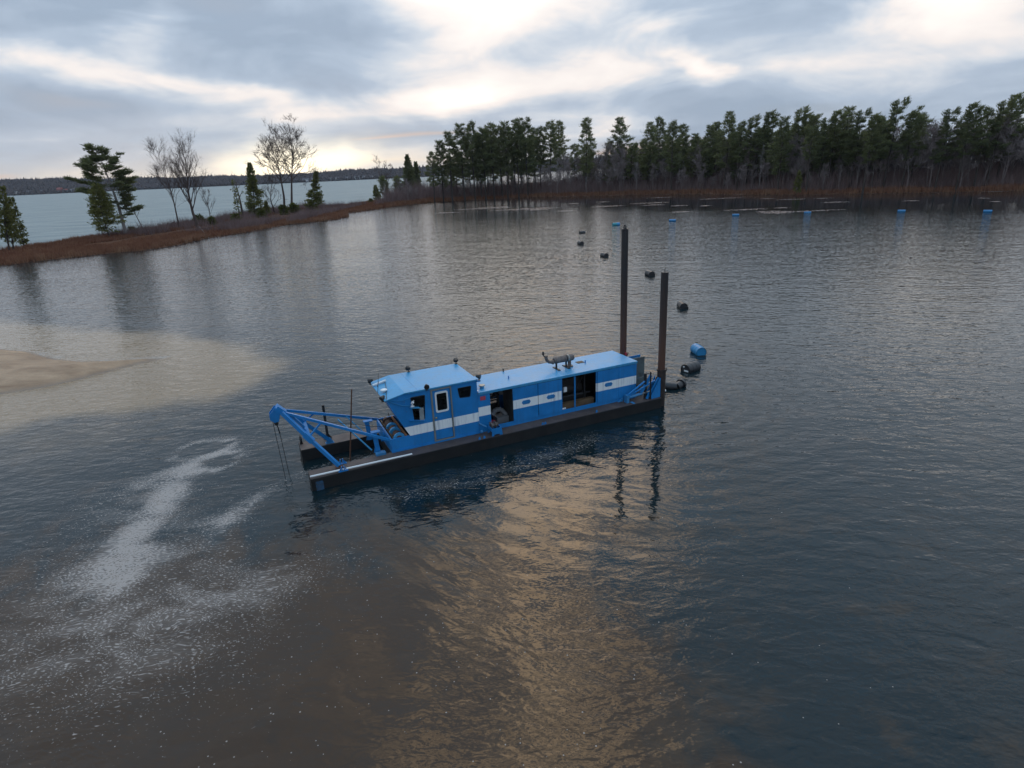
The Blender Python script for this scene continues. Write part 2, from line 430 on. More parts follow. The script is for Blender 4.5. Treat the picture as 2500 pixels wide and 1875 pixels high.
    # far out the facets are smaller than a pixel: give each its own slope
    gust = t.mapr(t.noise(t.mapping(flatp, scale=(0.035, 0.09, 1), rot=(0, 0, R(7))), 1.0, 4.0, 0.6, 0.6), 0.3, 0.7, 0.40, 1.5)
    s1 = t.node('ShaderNodeTexNoise', out=1, Vector=t.mapping(flatp, scale=(0.55, 1.0, 1), rot=(0, 0, R(8))), Scale=5.5, Detail=3.0, Roughness=0.62)
    slope = t.v('MULTIPLY', t.v('SUBTRACT', s1, (0.5, 0.5, 0.5)), (0.38, 0.62, 0.0))
    amt = t.m('MULTIPLY', t.m('MULTIPLY', t.mapr(psep.outputs[1], 20.0, 75.0, 0.0, 1.0, smooth=True), t.m('SUBTRACT', 1.0, t.m('MULTIPLY', still, 0.95))), gust)
    nrm = t.v('NORMALIZE', t.v('ADD', b.outputs[0], t.v('SCALE', slope, scale=amt)))
    p = t.n.new('ShaderNodeBsdfPrincipled')
    t.put(p, 'Base Color', c)
    t.put(p, 'IOR', 1.333)
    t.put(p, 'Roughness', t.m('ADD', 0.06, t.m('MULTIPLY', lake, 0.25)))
    t.l.new(nrm, p.inputs['Normal'])
    # foam film and drifting froth specks
    fw = t.node('ShaderNodeTexNoise', out=1, Vector=flatp, Scale=0.7, Detail=3.0)
    fp = t.v('ADD', flatp, t.v('MULTIPLY', t.v('SUBTRACT', fw, (0.5, 0.5, 0.5)), (1.4, 0.9, 0)))
    fp = t.mapping(fp, scale=(0.55, 1.0, 1), rot=(0, 0, R(-18)))
    f1 = t.noise(fp, 21.0, 2.0, 0.5, 0.4)
    f2 = t.noise(fp, 1.1, 3.0, 0.55, 0.6)
    fd = t.m('MULTIPLY', foam, t.mapr(f2, 0.30, 0.60, 0.70, 1.12))
    thr = t.m('SUBTRACT', 0.73, t.m('MULTIPLY', fd, 0.30))
    fm = t.mapr(f1, thr, t.m('ADD', thr, 0.12))
    film = t.m('MULTIPLY', t.mapr(fd, 0.35, 1.15, 0.0, 0.62, smooth=True), t.m('MULTIPLY', t.mapr(f2, 0.25, 0.6, 0.4, 1.0), t.mapr(f1, 0.3, 0.6, 0.6, 1.1)))
    fm = t.m('MULTIPLY', t.m('MAXIMUM', t.m('MULTIPLY', fm, t.mapr(fd, 0.05, 0.3)), film), 0.80)
    vor = t.n.new('ShaderNodeTexVoronoi')
    vor.feature = 'F1'
    t.put(vor, 'Vector', flatp)
    t.put(vor, 'Scale', 6.4)
    vr = t.n.new('ShaderNodeSeparateColor')
    t.l.new(vor.outputs['Color'], vr.inputs[0])
    rad = t.m('MULTIPLY', t.m('MULTIPLY_ADD', vr.outputs[1], 0.075, 0.05), t.mapr(t.m('SUBTRACT', speck, vr.outputs[0]), 0.0, 0.02))
    sm = t.mapr(t.m('SUBTRACT', rad, vor.outputs['Distance']), 0.0, 0.02)
    fm = t.m('MAXIMUM', fm, t.m('MULTIPLY', sm, 0.75), clamp=True)
    fo = t.node('ShaderNodeBsdfDiffuse', Color=(0.42, 0.385, 0.36, 1))
    mx = t.n.new('ShaderNodeMixShader')
    t.put(mx, 0, fm)
    ld = t.n.new('ShaderNodeMixShader')
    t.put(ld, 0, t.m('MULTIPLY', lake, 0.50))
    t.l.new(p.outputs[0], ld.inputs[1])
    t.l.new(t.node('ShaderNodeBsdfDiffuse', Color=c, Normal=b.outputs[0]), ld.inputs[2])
    t.l.new(ld.outputs[0], mx.inputs[1])
    t.l.new(fo, mx.inputs[2])
    t.l.new(mx.outputs[0], out.inputs[0])
    return m
def smooth(a, b, x):
    t_ = np.clip((x - a) / (b - a), 0, 1)
    return t_ * t_ * (3 - 2 * t_)
def splat(X, Y, cx, cy, rx, ry, rot=0.0):
    a = R(rot)
    u = (X - cx) * math.cos(a) + (Y - cy) * math.sin(a)
    v = -(X - cx) * math.sin(a) + (Y - cy) * math.cos(a)
    return np.exp(-(u / rx) ** 2 - (v / ry) ** 2)
def along(X, Y, pts, w):
    return np.exp(-(seg_dist(X, Y, pts, closed=False) / w) ** 2)
BO = Vector((-7.2838, 19.1267, -0.394))
BS = 1.0375
YAW = 0.42509
def boat_xy(u, v):
    c, s = math.cos(YAW), math.sin(YAW)
    return (BO.x + BS * (u * c - v * s), BO.y + BS * (u * s + v * c))
wx = grow(-30, 22, 0.4, -4200, 4200)
wy = grow(4, 46, 0.4, -260, 3600)
wmat = water_material()
wme, WV = grid_mesh('lake', wx, wy, lambda X, Y: X * 0, wmat)
X, Y = WV[:, 0], WV[:, 1]
att = {}
ds = sdist(X, Y, SANDP)
dtb = sdist(X, Y, np.array([(-75.0, 62.0)] + TURBID + [(-75.0, 22.0)]))
silt = smooth(-2.4, 2.2, dtb + 0.8 * wob(X, Y, 0.5, 3)) * 0.80
silt = np.maximum(silt, smooth(-7.0, -0.5, ds) * 0.62)
silt = np.maximum(silt, 0.30 * splat(X, Y, -20.5, 25.5, 9, 5.5, 20))
att['silt'] = np.clip(silt, 0, 1)
br = 1.0 * splat(X, Y, -5.0, 9.0, 6.5, 5.5, 0) + 0.5 * splat(X, Y, -0.3, 12.5, 3.2, 5.2, 20) + 0.75 * splat(X, Y, -12.0, 12.0, 8, 6) + 0.35 * splat(X, Y, 2.5, 16.5, 3.5, 2.2) + 0.4 * splat(X, Y, 2.0, 8.5, 2.2, 4)
att['brown'] = np.clip(br, 0, 1)
fo = 1.15 * along(X, Y, [(-12.9, 21.2), (-12.85, 20.2), (-12.42, 19.0), (-12.37, 17.66), (-12.3, 16.44), (-11.87, 15.13), (-11.45, 14.2)], 0.50)
fo = fo + 0.80 * splat(X, Y, -11.9, 15.1, 1.1, 0.8, 25)
th = np.linspace(0, 2 * np.pi, 14)
for cx, cy, rx, ry, rot, k in ((-11.95, 21.95, 1.0, 0.85, 20, 1.05), (-13.1, 23.15, 1.15, 0.95, 25, 0.95)):
    pts = [(cx + rx * math.cos(q) * math.cos(R(rot)) - ry * math.sin(q) * math.sin(R(rot)), cy + rx * math.cos(q) * math.sin(R(rot)) + ry * math.sin(q) * math.cos(R(rot))) for q in th]
    fo = fo + k * along(X, Y, pts, 0.17)
fo = fo + 0.40 * along(X, Y, [(-11.3, 23.3), (-13.0, 22.0), (-14.2, 20.0)], 0.6) + 0.36 * along(X, Y, [(-11.0, 24.6), (-13.9, 24.3), (-16.2, 22.4)], 0.5)
fo = fo + 0.56 * splat(X, Y, -13.6, 19.0, 3.4, 3.0, 30) + 0.43 * splat(X, Y, -12.6, 14.4, 5.0, 2.6, 12) + 0.36 * splat(X, Y, -10.0, 16.8, 2.0, 1.7, 30) + 0.43 * splat(X, Y, -11.0, 11.6, 4.4, 2.2, 20) + 0.30 * splat(X, Y, -8.0, 10.8, 4.5, 2.6, 10) + 0.42 * splat(X, Y, -6.8, 14.2, 3.4, 1.5, 20)
hull_pts = [boat_xy(2.6, -1.9), boat_xy(5.0, -2.0), boat_xy(8.0, -1.7), boat_xy(10.6, -1.2)]
fo = fo + 0.56 * along(X, Y, hull_pts, 0.85)
bow = [boat_xy(2.6, 1.7), boat_xy(0.6, 1.7), boat_xy(-0.6, 1.5), boat_xy(-1.6, 0.6), boat_xy(-2.9, -0.7)]
fo = fo + 0.60 * along(X, Y, bow, 0.45)
sl = along(X, Y, [(p[0], p[1] + 0.25) for p in SAND[1:7]], 0.38) * np.clip(0.55 + 0.9 * wob(X, Y, 0.9, 8), 0, 1)
gold_refl = along(X, Y, [(-2.2, 15.0), (-1.2, 13.2), (-0.4, 11.6), (0.5, 10.2), (1.3, 8.6), (2.4, 6.0)], 1.5) + 0.55 * splat(X, Y, 3.6, 16.6, 3.2, 1.5, 8) + 0.45 * splat(X, Y, 2.6, 9.0, 2.6, 3.2, 30) + 0.3 * splat(X, Y, -8, 15, 4, 2)  # where the mirrored golden sky is tinted into the water
att['plume'] = np.clip(gold_refl, 0, 1)
att['foam'] = np.clip(0.9 * fo + 1.25 * sl, 0, 1.3)
att['speck'] = np.clip(0.66 * splat(X, Y, -5.0, 9.0, 8.0, 4.0) + 0.30 * splat(X, Y, -9.0, 12.0, 6, 5) + 0.10 * splat(X, Y, 8.0, 15.5, 7.0, 1.6, -12) + 0.16 * splat(X, Y, -1.0, 14.0, 6.0, 5.0), 0, 1)
calm = 0.85 * splat(X, Y, 0.0, 16.5, 7.5, 4.0, 18) + 0.95 * splat(X, Y, -5.5, 10.0, 7.0, 5.0) + 0.10 * splat(X, Y, 1.5, 10.0, 4.0, 5.0) + 0.5 * splat(X, Y, 4.6, 17.2, 3.6, 3.0, 15)
att['still'] = smooth(78.0, 36.0, -sdist(X, Y, LAND)) * smooth(-25, 25, X) * (Y > 85) * (Y < 320)
att['calm'] = np.clip(calm, 0, 1)
att['calm'] = np.clip(calm, 0, 1)
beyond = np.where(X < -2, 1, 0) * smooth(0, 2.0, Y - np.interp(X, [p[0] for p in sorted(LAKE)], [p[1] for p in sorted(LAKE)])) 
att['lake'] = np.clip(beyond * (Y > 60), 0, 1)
for k, v in att.items():
    a = wme.attributes.new(k, 'FLOAT', 'POINT')
    a.data.foreach_set('value', v.astype(np.float32))
tag(obj('lake', wme), 'dark rippled lagoon and pale open lake beyond the peninsula', kind='structure')

# ------------------------------------------------------------------ ground, sandbar, far hills
def ground_material():
    m, t, out = new_mat('forest_floor')
    P = t.node('ShaderNodeNewGeometry', out=0)
    n = t.noise(P, 0.35, 5.0, 0.6)
    n2 = t.noise(P, 2.6, 4.0, 0.6)
    c = t.mix(n, (0.085, 0.044, 0.034), (0.165, 0.088, 0.056))
    c = t.mix(t.m('MULTIPLY', n2, 0.5), c, (0.085, 0.060, 0.042))
    p = t.node('ShaderNodeBsdfDiffuse', Color=c)
    t.l.new(p, out.inputs[0])
    return m
def ground_z(X, Y):
    d = sdist(X, Y, LAND)
    z = np.where(d > 0, 0.32 * (1 - np.exp(-d / 2.2)) + 0.03, np.maximum(d * 0.2, -0.5) )
    z = z + np.clip(d - 8, 0, 60) * 0.035 * (X > -30)
    return z + 0.07 * wob(X, Y, 0.6, 5) * (d > 0.3)
gm, _ = grid_mesh('ground', np.arange(-184, 300, 2.0), np.arange(60, 480, 2.0), ground_z, ground_material(), keep=lambda c: c[:, 2] > -0.45)
tag(obj('ground', gm), 'reddish brown marshy ground of the peninsula and forest shore', kind='structure')
def sand_material():
    m, t, out = new_mat('wet_sand')
    P = t.node('ShaderNodeNewGeometry', out=0)
    sx = t.n.new('ShaderNodeSeparateXYZ')
    t.put(sx, 0, P)
    n = t.noise(t.mapping(P, scale=(0.5, 1.2, 1)), 0.8, 6.0, 0.62, 0.6)
    n2 = t.noise(P, 9.0, 5.0, 0.7)
    c = t.mix(t.mapr(n, 0.3, 0.7), (0.235, 0.155, 0.098), (0.44, 0.310, 0.205))
    c = t.mix(t.m('MULTIPLY', t.mapr(n2, 0.5, 0.75), 0.45), c, (0.22, 0.155, 0.10))
    wet = t.mapr(t.m('ADD', sx.outputs[2], t.m('MULTIPLY', n, 0.06)), 0.05, 0.17, 1.0, 0.0)
    c = t.mix(t.m('MULTIPLY', wet, 0.75), c, (0.135, 0.095, 0.065))
    b = t.n.new('ShaderNodeBump')
    t.put(b, 'Distance', 0.02)
    t.put(b, 'Height', n2)
    p = t.n.new('ShaderNodeBsdfPrincipled')
    t.put(p, 'Base Color', c)
    t.put(p, 'Roughness', t.mapr(wet, 0, 1, 0.9, 0.45))
    t.l.new(b.outputs[0], p.inputs['Normal'])
    t.l.new(p.outputs[0], out.inputs[0])
    return m
def sand_z(X, Y):
    d = sdist(X, Y, SANDP) + 0.12 * wob(X, Y, 1.3, 2)
    z = np.where(d > 0, 0.62 * (1 - np.exp(-d / 1.6)), np.maximum(d * 0.14, -0.4))
    return z + 0.05 * wob(X, Y, 0.9, 7) * np.clip(d, 0, 1)
sm_, _ = grid_mesh('sandbar', np.arange(-74, -22, 0.3), np.arange(27, 52, 0.3), sand_z, sand_material(), keep=lambda c: c[:, 2] > -0.3)
tag(obj('sandbar', sm_), 'bare tan sandbar spit tapering into the lagoon', kind='structure')
HX = np.array([-2600, -1704, -1569, -1433, -1256, -1119, -1025, -916, -829, -723, -590, -456, -366, 0, 900, 2600], float)
HH = np.array([50, 46, 38, 35, 25, 28, 25, 22, 22, 23, 27, 27, 26, 30, 38, 40], float)
def hill_z(X, Y):
    sh = 2152 + 0.035 * (X + 1700) + 14 * wob(X, Y * 0, 0.006, 4)
    t_ = np.clip((Y - sh) / 260.0, -0.1, 1)
    hgt = np.interp(X, HX, HH) * (1 + 0.10 * wob(X, Y, 0.012, 9))
    return np.where(t_ > 0, 1.0 + hgt * np.clip(t_, 0, 1) ** 0.8, -1.5)
hm, _ = grid_mesh('far_hills', np.arange(-2600, 2601, 20.0), np.arange(2110, 2560, 12.0), hill_z, M['farwood'])
tag(obj('far_hills', hm), 'low wooded hills across the lake on the horizon', kind='structure')

# ------------------------------------------------------------------ vegetation
class TB:
    """collects tapered limbs and needle / leaf triangles"""
    def __init__(self):
        self.v, self.f, self.t = [], [], []
    def limb(self, pts, r0, r1, n=4):
        pts = [np.asarray(p, float) for p in pts]
        k = len(pts)
        base = len(self.v)
        for i, p in enumerate(pts):
            d = pts[min(i + 1, k - 1)] - pts[max(i - 1, 0)]
            d = d / (np.linalg.norm(d) + 1e-9)
            a = np.cross(d, (0.31, 0.77, 0.55))
            a /= np.linalg.norm(a) + 1e-9
            b = np.cross(d, a)
            r = r0 + (r1 - r0) * i / (k - 1)
            for j in range(n):
                q = 2 * math.pi * j / n
                self.v.append(p + r * (math.cos(q) * a + math.sin(q) * b))
                self.t.append(0.3)
        for i in range(k - 1):
            for j in range(n):
                a0, a1 = base + i * n + j, base + i * n + (j + 1) % n
                self.f.append((a0, a1, a1 + n))
                self.f.append((a0, a1 + n, a0 + n))
    def blade(self, p, d, side, w, tint):
        """a thin pointed triangle from p along d"""
        b = len(self.v)
        self.v += [p - side * w, p + side * w, p + d]
        self.t += [tint, tint, tint]
        self.f.append((b, b + 1, b + 2))
    def kite(self, p, d, side, w, tint):
        b = len(self.v)
        self.v += [p, p + d * 0.45 + side * w, p + d, p + d * 0.45 - side * w]
        self.t += [tint] * 4
        self.f.append((b, b + 1, b + 2))
        self.f.append((b, b + 2, b + 3))
    def mesh(self, name, mat):
        return mesh_np(name, self.v, self.f, mat, self.t)
def unit(v):
    return v / (np.linalg.norm(v) + 1e-9)
def path(pts, h):
    """point on polyline (list of 3D) at fraction h of its length"""
    pts = np.asarray(pts, float)
    s = np.concatenate([[0], np.cumsum(np.linalg.norm(np.diff(pts, axis=0), axis=1))])
    x = h * s[-1]
    return np.array([np.interp(x, s, pts[:, k]) for k in range(3)])

def pine_tree(seed, H=24.0, crown0=0.38, spread=3.6, bias=None, trunk=None, r0=0.30, nb=62, dense=1.0, plume=1.0, planar=None, lift=1.0):
    """white pine: straight trunk, whorls of horizontal limbs, upswept plumes, ragged top"""
    rg = np.random.default_rng(seed)
    if trunk is None:
        bx, by = rg.normal(0, 0.35, 2)
        trunk = [(0, 0, -0.3), (bx * 0.5, by * 0.5, H * 0.35), (bx, by, H * 0.7), (bx * 0.6, by * 0.6, H)]
    tw, cr = TB(), TB()
    tw.limb([path(trunk, q) for q in np.linspace(0, 1, 9)], r0, 0.03, 6)
    az = rg.uniform(0, 6.28)
    gaps = rg.uniform(0.45, 1.0, 9)
    for i in range(nb):
        q = crown0 + (0.985 - crown0) * ((i + rg.uniform(0, 0.8)) / nb) ** 0.9
        p0 = path(trunk, q)
        u = (q - crown0) / (1 - crown0)
        az += 2.4 + rg.normal(0, 0.5)
        if planar is not None and i % 4:
            az = math.atan2(planar[1], planar[0]) + (math.pi if i % 2 else 0.0) + rg.normal(0, 0.45)
        prof = (0.55 + 0.65 * math.sin(math.pi * min(1, u * 0.9 + 0.12))) * (1 - 0.50 * u ** 2.2)
        L = spread * prof * gaps[int(u * 8.99)] * rg.uniform(0.55, 1.15)
        dv = np.array([math.cos(az), math.sin(az), 0.0])
        if bias is not None:
            L *= max(0.30, 1 + float(dv[:2] @ np.asarray(bias)))
        rise = -0.06 + 0.62 * u ** 1.5 + rg.normal(0, 0.08)
        p1 = p0 + L * 0.5 * (dv + np.array([0, 0, rise * 0.6]))
        p2 = p0 + L * (dv * 0.97 + np.array([0, 0, rise + 0.10]))
        tw.limb([p0, p1, p2], 0.055 * (1 - 0.6 * u), 0.012, 3)
        sd = unit(np.cross(dv, (0, 0, 1)))
        for k in range(int(L * 1.7 * dense) + 2):
            s = min(1.03, 0.30 + 0.75 * rg.uniform(0, 1) ** 0.7)
            c = (p0 + (p1 - p0) * s * 2) if s < 0.5 else (p1 + (p2 - p1) * (s - 0.5) * 2)
            off = rg.normal(0, 0.17 * L * (1.1 - s) + 0.12)
            c = c + sd * off + np.array([0, 0, rg.normal(0.10, 0.12) * lift])
            out = unit(dv + sd * off * 0.8)
            tint = float(np.clip(0.30 + 0.5 * (s - 0.5) + rg.normal(0, 0.22), 0, 1))
            for _ in range(21):
                d = unit(out * rg.uniform(-0.1, 1.0) + sd * rg.normal(0, 0.55) + np.array([0, 0, (rg.uniform(-0.08, 0.62) + 0.35 * u) * lift])) * rg.uniform(0.34, 0.95) * plume
                cr.kite(c + rg.normal(0, 0.19, 3) * (1.6, 1.6, 0.8 * lift), d, unit(np.cross(d, rg.normal(0, 1, 3))), 0.062 * plume, tint + float(rg.normal(0, 0.08)))
    return tw, cr
def cedar_tree(seed, H=12.0, spread=2.0, crown0=0.08, r0=0.16, nb=120, trunk=None, flame=0.8, tk=1.0, thin=1.0):
    """arbor-vitae: narrow cone of flat upturned sprays with gaps"""
    rg = np.random.default_rng(seed)
    if trunk is None:
        trunk = [(0, 0, -0.3), (rg.normal(0, .1), rg.normal(0, .1), H * 0.5), (0, 0, H)]
    tw, cr = TB(), TB()
    tw.limb([path(trunk, q) for q in np.linspace(0, 1, 7)], r0, 0.02, 6)
    lob = rg.uniform(0.55, 1.1, 12)
    for i in range(nb):
        q = crown0 + (0.99 - crown0) * rg.uniform(0, 1) ** 0.85
        u = (q - crown0) / (1 - crown0)
        p0 = path(trunk, q)
        az = rg.uniform(0, 6.28)
        prof = (min(1, 0.45 + u * 3.2)) * (1 - u) ** flame + 0.06
        L = spread * prof * lob[int(az / 6.29 * 6) + 6 * int(u > 0.5)] * rg.uniform(0.6, 1.15)
        dv = np.array([math.cos(az), math.sin(az), 0])
        p2 = p0 + L * (dv + np.array([0, 0, rg.uniform(-0.15, 0.3)]))
        tw.limb([p0, p2], 0.025, 0.008, 3)
        sd = unit(np.cross(dv, (0, 0, 1)))
        for k in range(max(3, int((4 + L * 7) * thin))):
            s = rg.uniform(0.3, 1.05)
            c = p0 + (p2 - p0) * s + sd * rg.normal(0, 0.16 * L + 0.05) + np.array([0, 0, rg.normal(0, 0.14)])
            tint = float(np.clip(0.15 + 0.55 * s + rg.normal(0, 0.2), 0, 1))
            for _ in range(2):
                d = unit(dv * rg.uniform(0.2, 1) + sd * rg.normal(0, 0.5) + np.array([0, 0, rg.uniform(-0.1, 0.9)])) * rg.uniform(0.28, 0.55) * tk
                cr.kite(c, d, unit(np.cross(d, rg.normal(0, 1, 3))), 0.085 * tk, tint)
    return tw, cr
def bare_tree(seed, H=14.0, trunk=None, r0=0.16, fork=0.35, spread=0.55, levels=4, nk=4, tw_w=0.014, up=0.55, twigs=5, fill=9, tlen=0.20):
    """leafless tree: trunk, ascending limbs, forked branches, sprays of fine twigs"""
    rg = np.random.default_rng(seed)
    if trunk is None:
        trunk = [(0, 0, -0.3), (rg.normal(0, .25), rg.normal(0, .25), H * 0.4), (rg.normal(0, .5), rg.normal(0, .5), H * 0.85)]
    tr, cr = TB(), TB()
    P = [path(trunk, q) for q in np.linspace(0, 1, 8)]
    tr.limb(P, r0, 0.035, 6)
    def grow_(p, d, L, r, lev):
        bend = rg.normal(0, 0.14, 3)
        mid = p + d * L * 0.5 + bend * L * 0.25
        end = p + d * L + bend * L * 0.5 + np.array([0, 0, 0.08 * L])
        cr.limb([p, mid, end], r, r * 0.5, 3)
        if lev <= 1:
            for k in range(twigs):
                s = rg.uniform(0.15, 1.0)
                b = p + (end - p) * s
                q = unit(d + rg.normal(0, 0.50, 3) + np.array([0, 0, up * 0.4])) * rg.uniform(0.5, 1.0) * H * tlen * 0.5
                cr.blade(b, q, unit(np.cross(q, rg.normal(0, 1, 3))), tw_w, float(rg.uniform(0.2, 0.9)))
                for _ in range(2):
                    e = b + q * rg.uniform(0.3, 0.9)
                    w = unit(q / np.linalg.norm(q) + rg.normal(0, 0.55, 3)) * np.linalg.norm(q) * rg.uniform(0.35, 0.6)
                    cr.blade(e, w, unit(np.cross(w, rg.normal(0, 1, 3))), tw_w * 0.75, float(rg.uniform(0.3, 1.0)))
            return
        n = rg.integers(2, 4)
        for k in range(n):
            s = rg.uniform(0.35, 1.0) if k else 1.0
            b = p + (end - p) * s
            dd = unit(d + rg.normal(0, spread * 0.62, 3) + np.array([0, 0, up * 0.25]))
            grow_(b, dd, L * rg.uniform(0.55, 0.8), r * 0.58, lev - 1)
    for i in range(nk + fill):
        q = fork + (1 - fork) * (i + 0.5) / (nk + fill)
        p = path(trunk, q)
        az = i * 2.4 + rg.uniform(-0.5, 0.5)
        sp = spread * (1.2 - 0.6 * (q - fork) / (1 - fork))
        d = unit(np.array([math.cos(az) * sp, math.sin(az) * sp, up + 0.2]))
        grow_(p, d, H * rg.uniform(0.16, 0.27) * (1.1 - 0.45 * q), r0 * 0.42 * (1.15 - q * 0.7), levels - 1 if i % 2 == 0 else levels - 2)
    top = path(trunk, 1.0)
    grow_(top, unit(np.asarray(trunk[-1], float) - np.asarray(trunk[-2], float)), H * 0.16, 0.035, levels - 1)
    return tr, cr
def plant_tree(name, parts, loc, rz=0.0, s=1.0, sz=None, mats=('bark', 'pine'), label=None, cat='tree', group=None):
    """parts: (trunk mesh, crown mesh) -> Empty > trunk, crown"""
    e = empty(name, loc, rz)
    e.scale = (s, s, sz if sz else s)
    obj('trunk', parts[0], e)
    obj('crown', parts[1], e)
    tag(e, label, cat, group)
    return e
def make(pair, mt, mc):
    return (pair[0].mesh('trunk', M[mt]), pair[1].mesh('crown', M[mc]))
def gz(x, y):
    return float(ground_z(np.array([x]), np.array([y]))[0])

rnd = random.Random(11)
# ---- the skyline pines of the far wood
pine_kinds = [make(pine_tree(100 + k, 24.0, c0, sp, None, None, 0.33, nb, 1.0, 1.15), 'bark', 'pine') for k, (c0, sp, nb) in enumerate([(0.34, 3.7, 62), (0.30, 4.3, 66), (0.44, 3.5, 52), (0.32, 4.7, 60), (0.48, 4.1, 48), (0.27, 3.6, 70)])]
wind_kinds = [make(pine_tree(200 + k, 22.0, c0, 4.2, (0.55, -0.1), None, 0.33, 52, 1.0, 1.2), 'bark', 'pine') for k, c0 in enumerate((0.42, 0.5, 0.36))]
words = {0: 'slender dark pine standing lowest at the left tip of the far pine stand', 1: 'short dark pine second from the open lake at the left tip of the far stand',
         2: 'dark pine with a narrow top on the rising left shoulder of the far stand', 3: 'dark pine with dense plumes third up the left shoulder of the far stand',
         4: 'tall dark pine with a broad tufted top at the left end of the far stand', 5: 'lower dark pine in the dip between two taller tops of the left stand',
         6: 'pine with a slim spire top in the middle of the left stand', 7: 'tall pine with a ragged top right of the slim spire in the left stand',
         8: 'tallest dark pine of the open-trunked left stand', 9: 'tall pine with spreading limbs at the right of the tallest in the left stand',
         10: 'low pine filling the right end of the open-trunked left stand', 11: 'left half of the twin topped pine clump behind grey saplings',
         12: 'right half of the twin topped pine clump behind grey saplings', 13: 'wide tiered pine standing alone above the dip right of the twin tops',
         14: 'isolated tufted pine rising above low pale sky left of the spud poles', 15: 'small pine next to the dead snag above the far wood',
         16: 'tall flat-topped pine above the taller spud pole', 17: 'thin-crowned pine just right of the tall flat-topped one',
         18: 'bushy pine above the shorter spud pole', 35: 'highest pine of the right-hand wood with fanned plumes', 42: 'windswept fan-topped pine at the far right edge of the wood',
         39: 'windswept pine with long raised limbs above the purple bare trees', 41: 'leaning pine beside the fan-topped pine at the right edge'}
for i, (x, y, h) in enumerate(PINES):
    right_side = x > 80
    k = wind_kinds[i % 3] if right_side and i % 3 != 1 else pine_kinds[(i * 5) % 6]
    href = 22.0 if right_side and i % 3 != 1 else 24.0
    s = h / href
    if i not in words and 18 < i < 35:
        words[i] = ['first', 'second', 'third', 'fourth', 'fifth', 'sixth', 'seventh', 'eighth'][i - 19] + ' skyline pine right of the bushy one above the shorter spud pole' if i < 27 else ['eighth', 'seventh', 'sixth', 'fifth', 'fourth', 'third', 'second', 'first'][i - 27] + ' skyline pine left of the highest fan-plumed pine'
    elif i not in words:
        words[i] = {36: 'dark pine touching the right side of the highest fan-plumed pine', 37: 'second skyline pine right of the highest fan-plumed pine', 38: 'third skyline pine right of the highest, where purple bare trees begin', 40: 'pine between the two windswept ones above the purple bare trees'}[i]
    lab = words.get(i, 'dark green pine crowded along the ragged skyline of the far wood right of the poles')
    plant_tree('pine_tree', k, (x, y, gz(x, y) - 0.1), rnd.uniform(-0.5, 0.5) if right_side else rnd.uniform(0, 6.28), min(1.12, max(0.8, s * 1.02)), s, label=lab, cat='pine tree', group='pines of the far wood')
edge = np.array(NEAR[15:] + [(170.0, 132.0), (215.0, 104.0)])
elen = np.concatenate([[0], np.cumsum(np.hypot(*np.diff(edge, axis=0).T))])
def along_edge(s, off):
    i = min(len(edge) - 2, int(np.searchsorted(elen, s, side='right') - 1))
    t_ = (s - elen[i]) / (elen[i + 1] - elen[i])
    a, b = edge[i], edge[i + 1]
    p = a + (b - a) * t_
    d = unit(b - a)
    nrm = np.array([-d[1], d[0]])
    return p + nrm * off
# pines filling the depth of the wood
for off, s0, step in ((11, 88, 7.5), (16, 78, 6.0), (24, 70, 5.8), (33, 60, 5.6), (43, 66, 6.0)):
    s = s0
    while s < elen[-1] + 0:
        p = along_edge(s, off + rnd.uniform(-3, 3))
        if p[0] > 110 and (off < 30 or rnd.random() < 0.4):
            s += step * rnd.uniform(0.7, 1.3)
            continue
        hf = rnd.uniform(12.5, 18.5) if s < 96 else rnd.uniform(13.0, 19.5)
        plant_tree('pine_tree', rnd.choice(pine_kinds), (p[0], p[1], gz(p[0], p[1]) - 0.1), rnd.uniform(0, 6.28), hf / 24 * rnd.uniform(1.05, 1.3), hf / 24,
                   label='dark green pine deep in the far wood under the skyline tops', cat='pine tree', group='pines deep in the far wood')
        s += step * rnd.uniform(0.7, 1.3)
for k in range(15):
    x = -21.0 + k * 2.6 + rnd.uniform(-1, 1)
    y = 247.0 + rnd.uniform(0, 14) + max(0, x) * 0.3
    hf = min(25.0, 16.0 + (x + 22) * 0.55) * rnd.uniform(0.86, 1.05)
    plant_tree('pine_tree', pine_kinds[k % 6], (x, y, gz(x, y) - 0.1), rnd.uniform(0, 6.28), hf / 24 * 0.95, hf / 24,
               label='dark pine with a straight bare lower trunk inside the open stand at the point', cat='pine tree', group='open-trunked pines on the point')
